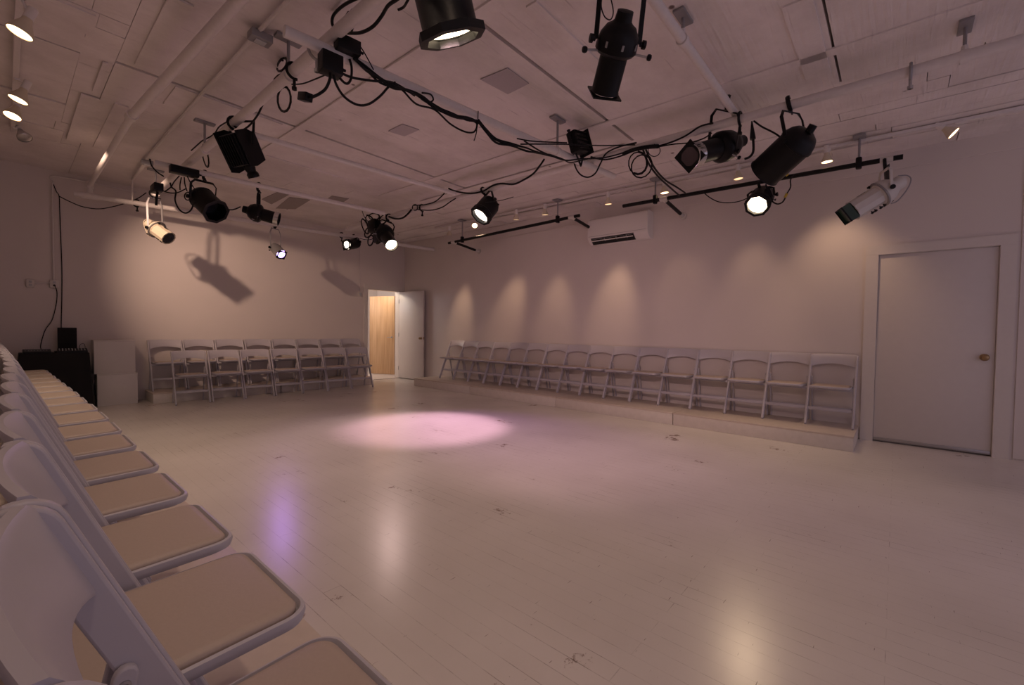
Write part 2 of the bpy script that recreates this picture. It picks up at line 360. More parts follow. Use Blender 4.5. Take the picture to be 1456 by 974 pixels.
# ------------------------------------------------------------------ platforms
def platform(x0, y0, x1, y1, label, group, h=.16):
    t = thing('stage_platform', ((x0+x1)/2, (y0+y1)/2, 0), label, 'platform', group)
    MB().box((x0, y0, h-.02), (x1, y1, h), .003).build('deck', M['deck'], t)
    MB().box((x0+.006, y0+.003, 0), (x1-.006, y1-.003, h-.02), .002).build('skirt', M['riser'], t)
    return t
PX0, PX1 = 5.60, 6.355
G = 'low white platforms along the right wall'
platform(PX0, 2.143, PX1, 3.972-.004+.01, 'low white platform in the middle of the right wall run', G)
platform(PX0, 3.982, PX1, 5.93, 'low white platform of the right run, under the chairs left of the air conditioner', G)
platform(PX0, 5.935, PX1, 7.62, 'low white platform of the right run nearest the open door', G)
platform(PX0, .30, PX1, 2.138, 'low white platform of the right run nearest the closed door', G)
platform(1.43, 8.46, 3.27, 9.05, 'low white platform at the back wall beside the stacked boxes', 'low white platforms at the back wall')
platform(3.274, 8.44, 5.12, 9.05, 'low white platform at the back wall nearest the open doorway', 'low white platforms at the back wall')
platform(-.20, .15, .675, 3.79, 'low white platform under the near half of the left chair row', 'low white platforms under the left row')
platform(-.25, 3.794, .64, 8.2, 'low white platform under the far half of the left chair row', 'low white platforms under the left row')

# ------------------------------------------------------------------ folding chair
def rail_y(z): return .17 - .34*z/.80
def make_chair():
    t = thing('folding_chair', (0, 0, 0), 'x', 'chair')
    # one long rail a side: front foot up to the top of the back
    for sg in (-1, 1):
        x0, x1 = sg*.2045, sg*.2255
        d = Vector((0, -.34, .80)).normalized(); n = Vector((0, d.z, -d.y))
        foot = Vector((0, .17, 0)); top = Vector((0, -.17, .80)); L = (top-foot).length
        poly = [(-.0, -.018), (-.0, .018)]
        poly = [(.009, .021), (L*.3, .023), (L-.05, .024)]
        for k in range(7):
            a = k/6*PI/2; poly.append((L-.045+.045*math.sin(a), -.024+.048*math.cos(a)))
        poly += [(L-.02, -.024), (L*.3, -.023), (-.009, -.021)]
        m = MB().prism(poly, lambda a, b, x: Vector((x, 0, 0))+foot+d*a+n*b, x0, x1)
        m.build('front_leg', M['plastic'], t, bevel=.004)
        # rear leg, pivoting on the rail above the seat
        a = Vector((0, rail_y(.55)-.004, .55)); b = Vector((0, -.19, 0)); e = (a-b).normalized(); q = Vector((0, e.z, -e.y)); LL = (a-b).length
        poly = [(.0, .015), (LL-.02, .0145)]
        for k in range(7):
            an_ = k/6*PI; poly.append((LL-.02+.0145*math.sin(an_), .0145*math.cos(an_)))
        poly += [(0, -.015)]
        x0, x1 = sg*.1885, sg*.2035
        rl = MB().prism(poly, lambda a_, b_, x: Vector((x, 0, 0))+b+e*a_+q*b_, x0, x1).build('rear_leg', M['plastic'], t, bevel=.003)
        c = b+e*(LL-.03)
        MB().lathe([(0, .0075), (.003, .0075), (.0035, .004), (.001, .003)], c+Vector((sg*.1885, 0, 0)), (-sg, 0, 0), 12).build('screw', M['steel'], rl)
    # top slab of the back: arched lower edge, curved backwards
    nx = 14; bm = MB(); rows = []
    for i in range(nx+1):
        u = -1+2*i/nx; x = u*.2065; cu = -.022*(1-u*u)
        zb = .655+.036*(1-u*u); zt = .798+.006*(1-u*u)
        ring = []
        for (zz, th) in ((zb, -.008), (zb+.006, -.011), (zt-.008, -.011), (zt, -.006), (zt, .006), (zt-.008, .011), (zb+.006, .011), (zb, .008)):
            y = rail_y(zz)+cu+th
            ring.append(bm.bm.verts.new((x, y, zz)))
        rows.append(ring)
    for a, b in zip(rows, rows[1:]):
        for k in range(8): bm.bm.faces.new((a[k], a[(k+1) % 8], b[(k+1) % 8], b[k]))
    bm.bm.faces.new(rows[0]); bm.bm.faces.new(rows[-1][::-1])
    bm.build('backrest', M['plastic'], t)
    # seat with rounded front corners, moulded rim and inset pad
    def rrect(hw, y0, y1, rf, rr):
        pts = []
        for cx, cy, a0, r in ((hw-rf, y1-rf, 0, rf), (-hw+rf, y1-rf, 90, rf), (-hw+rr, y0+rr, 180, rr), (hw-rr, y0+rr, 270, rr)):
            for k in range(7):
                a_ = math.radians(a0+k*15); pts.append((cx+r*math.cos(a_), cy+r*math.sin(a_)))
        return pts
    def layers(ls):
        m = MB(); rs = []
        for (hw, y0, y1, rf, rr, z) in ls: rs.append([m.bm.verts.new((x, y, z+(.006*(y/.2)))) for x, y in rrect(hw, y0, y1, rf, rr)])
        for a, b in zip(rs, rs[1:]):
            n = len(a)
            for k in range(n): m.bm.faces.new((a[k], a[(k+1) % n], b[(k+1) % n], b[k]))
        m.bm.faces.new(rs[0][::-1]); m.bm.faces.new(rs[-1]); return m
    s = layers([(.176, -.155, .205, .04, .015, .418), (.186, -.165, .222, .05, .02, .424), (.188, -.168, .226, .052, .02, .436), (.186, -.166, .224, .051, .02, .4445), (.1795, -.161, .217, .045, .018, .447),
                (.1765, -.158, .214, .042, .016, .440), (.174, -.156, .211, .04, .015, .434)]).build('seat', M['plastic'], t, angle=50)
    layers([(.1695, -.153, .207, .036, .012, .436), (.1710, -.1545, .2085, .036, .012, .446), (.1655, -.149, .203, .034, .01, .4525), (.150, -.134, .188, .03, .01, .4555)]).build('seat_pad', M['vinyl'], s, angle=60)
    MB().box((-.2065, rail_y(.19)-.008, .165), (.2065, rail_y(.19)+.010, .200), .003).build('front_stretcher', M['plastic'], t)
    MB().box((-.1905, -.165, .150), (.1905, -.150, .182), .003).build('rear_stretcher', M['plastic'], t)
    MB().box((-.2065, rail_y(.40)-.012, .388), (.2065, rail_y(.40)+.012, .414), .003).build('seat_rail', M['plastic'], t)
    return t
def kids(o): return [c for c in bpy.data.objects if c.parent == o]
chair0 = make_chair(); first = [True]
TREE = [(c, kids(c)) for c in kids(chair0)]
def chair(x, y, z, rz, label, group):
    if first[0]: r = chair0; first[0] = False
    else:
        r = chair0.copy(); COL.objects.link(r)
        for c, gs in TREE:
            k = c.copy(); COL.objects.link(k); k.parent = r
            for g_ in gs: q = g_.copy(); COL.objects.link(q); q.parent = k
    r.location = (x, y, z); r.rotation_euler = (0, 0, rz); tag(r, label, 'chair', group)
ORD = ['first', 'second', 'third', 'fourth', 'fifth', 'sixth', 'seventh', 'eighth', 'ninth', 'tenth', 'eleventh', 'twelfth', 'thirteenth', 'fourteenth', 'fifteenth', 'sixteenth', 'seventeenth']
J = lambda a=.006: random.uniform(-a, a)
for k in range(17):          # left row, seats facing the room
    chair(.178-.022*max(0, .4535*k-3.4)+J(.003), .615+.4535*k+J(.004), .16, -PI/2+J(.012), 'white folding chair with tan pad, %s from the camera in left row' % ORD[k], 'folding chairs in the left row')
for k in range(16):          # right row on the platforms
    chair(6.17+J(.006), .545+.4345*k+J(.004), .16, PI/2+J(.02), 'white folding chair on right platform, %s from the closed door' % ORD[k], 'folding chairs on the right platform')
for k in range(8):           # back wall: upper row on the platform, lower row on the floor
    chair(1.68+.462*k+J(), 8.86+J(.004), .16, PI+J(.02), 'white folding chair at back wall, %s from the boxes in upper row' % ORD[k], 'folding chairs in the upper back row')
for k in range(7):
    chair(1.86+.468*k+J(), 8.23-.008*k+J(.004), 0, PI-.03-.012*k+J(.01), 'white folding chair on floor at back, %s from boxes in lower row' % ORD[k], 'folding chairs in the lower back row')

# ------------------------------------------------------------------ boxes, table and gear in the far left corner
def wbox(x0, x1, y0, y1, z0, z1, label):
    t = thing('storage_cube', ((x0+x1)/2, (y0+y1)/2, z0), label, 'box', 'stacked white boxes')
    MB().box((x0, y0, z0), (x1, y1, z1-.02), .003).build('body', M['door'], t)
    MB().box((x0-.003, y0-.003, z1-.02), (x1+.003, y1+.003, z1), .003).build('top_panel', M['door'], t)
wbox(.842, 1.295, 8.72, 9.05, 0, .472, 'plain white wooden box on the floor, lower of the stacked pair')
wbox(.812, 1.272, 8.74, 9.05, .472, .965, 'plain white wooden box stacked on top of the other by the table')
tb = thing('draped_table', (.44, 8.78, 0), 'small table under a long black cloth in the back left corner', 'table')
MB().box((.10, 8.55, .765), (.735, 9.0, .79), .004).build('tabletop', M['dark'], tb)
mb = MB(); ring = []
N = 64
def perim(u, f):
    x0, x1, y0, y1 = .09-f, .745+f*.8, 8.54-f, 9.01+f*.3
    L = [(x0, y0), (x1, y0), (x1, y1), (x0, y1)]; s_ = u*4; i = int(s_) % 4; a = L[i]; b = L[(i+1) % 4]; t = s_-int(s_)
    return a[0]+(b[0]-a[0])*t, a[1]+(b[1]-a[1])*t
for zi, z_ in enumerate((.797, .79, .6, .4, .2, .004)):
    row = []
    for k in range(N):
        f = 0 if zi == 0 else (.004+.06*(.79-z_)/.79); x, y = perim(k/N, f)
        wv = .012*math.sin(k*1.9)*(.79-z_)/.79
        row.append(mb.bm.verts.new((x+wv, min(y+wv, 9.06), z_)))
    ring.append(row)
for a, b in zip(ring, ring[1:]):
    for k in range(N): mb.bm.faces.new((a[k], a[(k+1) % N], b[(k+1) % N], b[k]))
mb.bm.faces.new(ring[0])
mb.build('tablecloth', M['cloth'], tb, angle=60)
tz = .798
lp = thing('laptop', (.52, 8.8, tz), 'black laptop standing open on the draped table', 'laptop')
MB().box((.42, 8.70, tz), (.63, 8.88, tz+.02), .004).build('base', M['black'], lp)
q0, q1 = P(82, 497, y=8.88), P(109, 466, y=8.9)
MB().box((q0.x, 8.88, tz+.01), (q1.x, 8.90, q1.z), .004).build('screen', M['cloth'], lp)
mx = thing('mixing_desk', (.6, 8.63, tz), 'black audio mixing desk with pale knobs on the draped table', 'mixer')
MB().prism([(0, 0), (.13, 0), (.13, .06), (0, .025)], lambda a, b, x: Vector((x, 8.56+a, tz+b)), .44, .735).build('body', M['black'], mx, bevel=.003)
for i in range(9):
    for j in range(2):
        c = Vector((.458+.031*i, 8.59+.05*j, tz+.033+.0135*j))
        MB().lathe([(0, .006), (.012, .005)], c, (0, -.15, 1), 8).build('knob', M['label' if (i+j) % 3 else 'grey'], mx)
kb = thing('lighting_console', (.2, 8.65, tz), 'flat dark lighting console on the left end of the draped table', 'console')
MB().prism([(0, 0), (.22, 0), (.22, .05), (0, .02)], lambda a, b, x: Vector((x, 8.57+a, tz+b)), .12, .38).build('body', M['black'], kb, bevel=.003)
for i in range(8): MB().box((.14+.028*i, 8.62, tz+.034), (.148+.028*i, 8.64, tz+.042)).build('fader', M['grey'], kb)
mc = MB(); 
tag(MB().tube(spline([(.66, 8.8, tz+.003), (.67, 8.8, tz+.09), (.70, 8.79, tz+.12), (.72, 8.76, tz+.10), (.725, 8.74, tz+.0)]), .003, 6).build('cable', M['rubber'], base=(.68, 8.78, tz)), 'thin black cable looping up beside the laptop', 'cable')

# outlets, conduits and cords on the back wall
def at_wall(px, py, d=.0): return P(px, py, y=YB-d)
oc = at_wall(43, 403); o2 = at_wall(77, 404)
t = thing('wall_outlet', oc, 'white surface outlet box left of the conduit on the back wall', 'outlet', 'outlets on the back wall')
MB().box(oc+Vector((-.04, -.045, -.055)), oc+Vector((.04, 0, .055)), .005).build('box', M['trim'], t)
for dz in (-.022, .022): MB().box(oc+Vector((-.015, -.048, dz-.014)), oc+Vector((.015, -.044, dz+.014)), .002).build('socket', M['label'], t)
t = thing('wall_outlet', o2, 'white surface outlet box with a black plug at the foot of the conduit', 'outlet', 'outlets on the back wall')
MB().box(o2+Vector((-.045, -.045, -.055)), o2+Vector((.045, 0, .055)), .005).build('box', M['trim'], t)
for dz in (-.022, .022): MB().box(o2+Vector((-.015, -.048, dz-.014)), o2+Vector((.015, -.044, dz+.014)), .002).build('socket', M['label'], t)
tag(MB().tube([oc+Vector((.04, -.02, .01)), o2+Vector((-.045, -.02, 0.01))], .010, 8).build('wall_conduit', M['pipe'], base=oc), 'short white conduit joining the two outlet boxes', 'conduit')
c1 = at_wall(77, 262, .02); c1.x = o2.x-.005
pp = [Vector((c1.x, c1.y, o2.z+.055)), c1+Vector((0, 0, -.06)), c1+Vector((.01, 0, .02)), c1+Vector((.06, 0, .12)), Vector((1.35, YB-.02, 3.28))]
tag(MB().tube(spline(pp, 6), .011, 8).build('wall_conduit', M['pipe'], base=o2), 'tall white conduit rising from the outlet to the ceiling on the back wall', 'conduit')
sw = P(511, 418, y=YB)
t = thing('wall_switch', sw, 'small pale round control box on the wall left of the open doorway', 'switch')
MB().box(sw+Vector((-.035, -.03, -.05)), sw+Vector((.035, 0, .05)), .006).build('box', M['trim'], t)
MB().lathe([(0, .028), (.012, .026), (.014, 0)], sw+Vector((0, -.03, 0)), (0, -1, 0), 16).build('dial', M['label'], t)
tag(MB().tube([sw+Vector((0, -.008, .05)), Vector((sw.x, YB-.008, 3.25))], .006, 6).build('wall_conduit', M['pipe'], base=sw), 'thin white conduit rising from the control box beside the doorway', 'conduit')
kn = P(84, 279, y=YB-.02)
def wpt(px, py, d=.02): return P(px, py, y=YB-d)
tag(MB().tube(spline([wpt(76, 262), wpt(80, 272), kn, wpt(85, 300), wpt(86.5, 340), wpt(88, 380), wpt(88, 420), wpt(87, 465), Vector((.50, YB-.03, .82))], 6), .0055, 6).build('cable', M['rubber'], base=kn), 'black cable running down the back wall to the laptop', 'cable', 'cables on the back wall')
tag(MB().tube(spline([o2+Vector((0, -.06, -.02)), wpt(81, 415), wpt(80, 432), wpt(74, 455), wpt(64, 470), wpt(58, 490), Vector((.30, 8.95, .83)), Vector((.3, 8.82, .81))], 6), .005, 6).lathe([(0, .014), (.025, .012)], o2+Vector((0, -.048, -.02)), (0, -1, 0), 10).build('cable', M['rubber'], base=o2), 'thin black power cord hanging from the outlet to the console', 'cable', 'cables on the back wall')

# ------------------------------------------------------------------ air conditioner
XA = 6.17
a = P(836, 308, x=XA); b = P(921, 302, x=XA); c = P(836, 345, x=XA); d = P(921, 340, x=XA)
ay0, ay1, az0, az1 = b.y, a.y, (c.z+d.z)/2-.0, (a.z+b.z)/2
ac = thing('air_conditioner', (XR, (ay0+ay1)/2, az0), 'white wall-mounted split air conditioner above the right chair row', 'air conditioner')
prof = [(0, 0), (0, az1-az0), (-.16, az1-az0), (-.2, az1-az0-.02), (-.212, az1-az0-.06), (-.212, .11), (-.20, .075), (-.15, .03), (-.10, 0)]
MB().prism(prof, lambda a_, b_, y: Vector((XR+a_, y, az0+b_)), ay0, ay1).build('casing', M['ac'], ac, bevel=.006)
MB().prism([(-.190, .066), (-.204, .088), (-.2025, .092), (-.187, .07), (-.12, .01), (-.115, .006), (-.12, .002), (-.13, .005)], lambda a_, b_, y: Vector((XR+a_-.004, y, az0+b_)), ay0+.22, ay1-.06).build('air_slot', M['dark'], ac)
MB().prism([(-.19, .045), (-.215, .05), (-.215, .046), (-.19, .04)], lambda a_, b_, y: Vector((XR+a_, y, az0+b_)), ay0+.23, ay1-.07).build('louvre', M['ac'], ac)
for f_ in (.33, .5, .7): MB().box((XR-.212, ay0+(ay1-ay0)*f_, az0+.035), (XR-.15, ay0+(ay1-ay0)*f_+.006, az0+.08)).build('vane', M['grey'], ac)
MB().box((XR-.2145, ay0+.02, az0+.118), (XR-.21, ay1-.02, az0+.1215)).build('panel_seam', M['grey'], ac)

# ------------------------------------------------------------------ pipes under the ceiling
def pipe(name, pts, r, mat, label, hang=(), group=None, caps=True):
    t = thing(name, pts[0], label, 'pipe', group)
    MB().tube(pts, r, 16).build('tube', M[mat], t)
    for h in hang:      # rod from a ceiling plate down to a clamp on the pipe
        h = Vector(h); cz = CZ(h.x, h.y)
        MB().box((h.x-.09, h.y-.035, cz-.02), (h.x+.09, h.y+.035, cz-.001), .003).build('ceiling_plate', M['grey'], t)
        MB().tube([(h.x, h.y, cz-.02), (h.x, h.y, h.z)], .011, 8).build('hanger_rod', M['grey' if mat == 'pipe' else 'black'], t)
        MB().lathe([(-.02, r+.008), (.02, r+.008)], h, (Vector(pts[-1])-Vector(pts[0])), 14).lathe([(-.012, .02), (.07, .016)], h, (0, 0, 1), 8).build('clamp', M[mat], t)
    return t
X1a, X1b = P(404, 44, z=2.938), P(872, 251, z=2.925)
GP = 'white pipes of the lighting grid'
MX, MZ = 1.37, 3.02
pipe('lighting_pipe', [(MX, .4, MZ), (MX, 7.95, MZ+.02)], .037, 'pipe', 'thick white lighting pipe running front to back on the left', [(MX, 3.40, MZ), (MX, 5.48, MZ), (MX, 7.78, MZ)], GP)
pipe('lighting_pipe', [(MX-.1, 1.1, 3.095), (4.2, 1.1, 3.072)], .030, 'pipe', 'nearest white cross pipe holding two big black spotlights', [(2.9, 1.1, 3.08)], GP)
pipe('lighting_pipe', [X1a, X1b], .034, 'pipe', 'white cross pipe wrapped in bundled black cables', [X1a.lerp(X1b, .72)], GP)
pipe('lighting_pipe', [P(352, 189, z=2.945), P(647, 275.5, z=2.935)], .026, 'pipe', 'bare white cross pipe beyond the cable bundle', (), GP)
pipe('lighting_pipe', [P(220, 231, z=2.942), P(547, 303.5, z=2.93)], .030, 'pipe', 'white cross pipe carrying two black spotlights near the back wall', [], GP)
pipe('lighting_pipe', [(4.1, -1.4, 3.0), (4.1, 7.6, 3.0)], .036, 'pipe', 'long white lighting pipe running front to back right of centre', [(4.106, -.278, 3.0)], GP)
zb = 2.985
e0 = P(105, 275, z=zb); e1 = P(617, 355, z=zb)
bk = pipe('lighting_pipe', [e0, e1], .036, 'pipe', 'white pipe hung across the back wall with small spotlights below', [], GP)
e2 = e0+(e1-e0).normalized()*.16
sp_ = thing('sprinkler_pipe', (.9, 3.0, 3.15), 'fat white elbow pipe under the ceiling near the left side', 'pipe')
tp = P(330, 10, z=3.14); tp2 = P(345, -8, z=3.14)
mid = P(187, 165, z=3.14)
MB().tube([tp+(tp-mid)*.3, mid], .036, 16).tube([mid, Vector((e2.x, e2.y, 3.14))], .03, 16).lathe([(-.04, .046), (.05, .046)], mid, tp-mid, 16).build('tube', M['pipe'], sp_)
MB().tube([(e2.x, e2.y, 3.17), (e2.x, e2.y, zb)], .034, 16).lathe([(-.05, .045), (.05, .045)], (e2.x, e2.y, 3.13), (0, 0, 1), 16).lathe([(-.09, .047), (.09, .047)], (e2.x, e2.y, zb), e1-e0, 16).build('elbow', M['pipe'], sp_)
# thin electrical conduit on the ceiling
cp = [PC(430, -28), PC(372, 34), PC(290, 125), PC(208, 222)]
for c_ in cp: c_.z -= .03
tag(MB().tube(cp, .014, 8).build('ceiling_conduit', M['pipe'], base=cp[0]), 'thin white conduit along the ceiling to the left of the thick pipe', 'conduit')
def jbox(c, label, s=.07):
    t = thing('junction_box', c, label, 'junction box', 'grey junction boxes')
    MB().box(c+Vector((-s, -s*.7, -.035)), c+Vector((s, s*.7, .02)), .006).build('box', M['grey'], t)
    MB().box(c+Vector((-s*.5, -s*.4, -.042)), c+Vector((s*.5, s*.4, -.035)), .003).build('cover', M['label'], t)
jb1 = PC(370, 42)-Vector((0, 0, .05)); jb2 = PC(209, 225)-Vector((0, 0, .05))
jbox(jb1, 'grey ceiling outlet box with a plugged black cord, near the top edge'); jbox(jb2, 'small grey outlet box at the far end of the ceiling conduit', .06)
ec = PC(188, 251); ec.z -= .04
tag(MB().tube([jb2, ec], .018, 8).tube([ec, Vector((ec.x, ec.y, 2.99))], .009, 8).build('ceiling_conduit', M['pipe'], base=jb2), 'short conduit dropping from the far outlet box to the back pipe', 'conduit')

# black pipes near the right wall, each with tees and arms to the wall
def black_pipe(y0, y1, z0, z1, tees, hangs, label):
    t = pipe('black_lighting_pipe', [(5.68, y0, z0), (5.68, y1, z1)], .024, 'blackpipe', label, [], 'black pipes along the right wall')
    for h in hangs:
        cz = CZ(5.68, h); zz = z0+(z1-z0)*(h-y0)/(y1-y0)
        MB().box((5.6, h-.05, cz-.02), (5.76, h+.05, cz-.001), .003).build('ceiling_plate', M['grey'], t)
        MB().tube([(5.68, h, cz-.02), (5.68, h, zz+.04)], .011, 8).build('hanger_rod', M['grey'], t)
        MB().box((5.65, h-.025, zz-.045), (5.71, h+.025, zz+.07), .012).build('clamp', M['black'], t)
    for h in tees:
        zz = z0+(z1-z0)*(h-y0)/(y1-y0)
        MB().lathe([(-.05, .03), (.05, .03)], (5.68, h, zz), (0, 1, 0), 14).lathe([(0, .03), (.06, .03)], (5.68, h, zz), (1, 0, -.12), 14).build('tee_fitting', M['whiteen'], t)
        MB().tube([(5.73, h, zz-.006), (6.26, h, zz-.07)], .024, 12).build('wall_arm', M['blackpipe'], t)
        MB().lathe([(0, .055), (.012, .055), (.014, .03), (.10, .028)], (XR-.013, h, zz-.082), (-1, 0, .12), 16).build('wall_flange', M['whiteen'], t)
    return t
ya = [P(px, py, x=5.68).y for px, py in ((638, 346), (645, 343), (813, 308), (824, 305), (886, 292), (944, 281), (1272, 227), (1284, 225))]
black_pipe(ya[0], ya[3], 2.875, 2.93, [ya[1], ya[2]], [6.25, 4.05], 'far black pipe on the right, between the corner and the air conditioner')
black_pipe(ya[4], ya[7], 2.945, 2.905, [ya[5], ya[6]+.06], [2.47, .34], 'near black pipe on the right, above the chair row')

# ------------------------------------------------------------------ track lighting
def track(pts, label):
    t = thing('light_track', pts[0], label, 'light track', 'white light tracks')
    for a_, b_ in zip(pts, pts[1:]):
        a_ = Vector(a_); b_ = Vector(b_); d_ = (b_-a_).normalized()
        MB().obox((a_+b_)/2, d_, Vector((-d_.y, d_.x, 0)).normalized(), Vector((0, 0, 1)), (b_-a_).length, .036, .03, .003).build('rail', M['pipe'], t)
track([(5.73, -.85, CZ(5.7, -.85)-.03), (5.73, 7.1, CZ(5.7, 7.1)-.03)], 'long white light track on the ceiling near the right wall')
track([(.085, 1.2, CZ(.1, 1.2)-.03), (.06, 7.45, CZ(.1, 7.4)-.03)], 'white light track on the ceiling close to the left side')
def track_lamp(top, lens, aim, r, lit, label, group, col='bulb'):
    top = Vector(top); lens = Vector(lens); aim = (Vector(aim)-lens).normalized()
    t = thing('track_lamp', top, label, 'lamp', group)
    back = lens-aim*(r*2.1)
    MB().box(top+Vector((-.018, -.03, -.01)), top+Vector((.018, .03, .012)), .003).build('adapter', M['ac'], t)
    MB().tube([top, back+Vector((0, 0, .04)), back], .008, 8).build('stem', M['ac'], t)
    MB().tube([back-aim*.07, back+aim*.01], .026, 14).build('socket', M['ac'], t)
    MB().lathe([(0, .022), (r*.5, r*.45), (r*1.7, r), (r*1.95, r*1.02), (r*2.0, r*.97)], back, aim, 22, cap=False).build('reflector', M['cream' if lit else 'clear'], t)
    MB().lathe([(r*1.9, r*.97), (r*2.0, r*.8), (r*2.06, 0)], back, aim, 22, cap=False).build('bulb_face', M[col if lit else 'clear'], t)
GR = 'track lamps along the right wall'
RL = []
for i, (px, py, lx, ly, aim, lit, lab) in enumerate((
        (1380, 158, 1357, 190, 'R', 'bulb', 'nearest lamp on the right track, tilted towards the camera'),
        (1182, 205, 1176, 231, (5.9, .5, 0), 'bulb', 'glowing track lamp on the right between the white spotlight and the black can'),
        (1052, 235, 1050, 255, (5.9, 1.3, 0), 'bulb2', 'track lamp on the right seen between the two black spotlights'),
        (946, 258, 945, 275, (5.95, 2.2, 0), 'bulb', 'glowing track lamp just above the right end of the air conditioner'),
        (866, 270, 865, 291, (6.1, 3.2, 0), 'bulb2', 'track lamp on the right above the middle of the air conditioner'),
        (775, 288, 775, 306, (6.2, 4.6, 0), 'bulb2', 'track lamp above the middle of the far black pipe'),
        (734, 298, 734, 313, (6.2, 5.4, 0), 'bulb2', 'small track lamp above the far half of the far black pipe'),
        (676, 308, 675, 321, (3.5, 3.5, 0), 'bulb', 'small tilted track lamp just below the round black spotlight'),
        (639, 318, 639, 335, (6.3, 7.3, 0), 'bulb2', 'farthest lamp on the right track, by the end of the black pipe'))):
    y_ = P(px, py, x=5.73).y if False else P(lx, ly, x=5.74).y
    y_ = PC(px, py).y*.985
    lens = P(lx, ly, x=5.74)
    if aim == 'R': aim = lens+Vector((.0, -.75, -.70))
    track_lamp((5.73, lens.y if i not in (0, 7) else lens.y-.03, CZ(5.73, lens.y)-.05), lens, aim, .052, True, lab, GR, lit); RL.append(lens)
GL = 'track lamps on the left'
LL_ = []
for i, (lx, ly, yy_, aim, lit, lab) in enumerate((
        (27, 48, 4.25, 'T', 1, 'largest glowing track lamp in the top left corner of the picture'),
        (25, 143, 5.75, 'T', 1, 'second glowing track lamp from the top on the left'),
        (17, 166, 6.40, 'T2', 1, 'third track lamp on the left, turned towards the back wall'),
        (36, 197, 7.25, (1.2, 5.5, .5), 0, 'unlit clear lamp at the far end of the left track'))):
    lens = P(lx, ly, y=yy_)
    if aim == 'T': aim = lens+Vector((-.34, -.02, -1))
    if aim == 'T2': aim = lens+Vector((-.28, -.25, -1))
    track_lamp((.075, yy_+.02, CZ(.075, yy_)-.05), lens, aim, .062, lit, lab, GL); LL_.append(lens)

# ------------------------------------------------------------------ stage lights
def lamp_obj(name, loc, tgt, energy, col, size_deg, blend, rad):
    L = bpy.data.lights.new(name, 'SPOT'); L.energy = energy; L.color = col; L.spot_size = math.radians(size_deg); L.spot_blend = blend; L.shadow_soft_size = rad
    o = bpy.data.objects.new(name, L); COL.objects.link(o); o.location = loc
    o.rotation_euler = (Vector(tgt)-Vector(loc)).to_track_quat('-Z', 'Y').to_euler(); return o

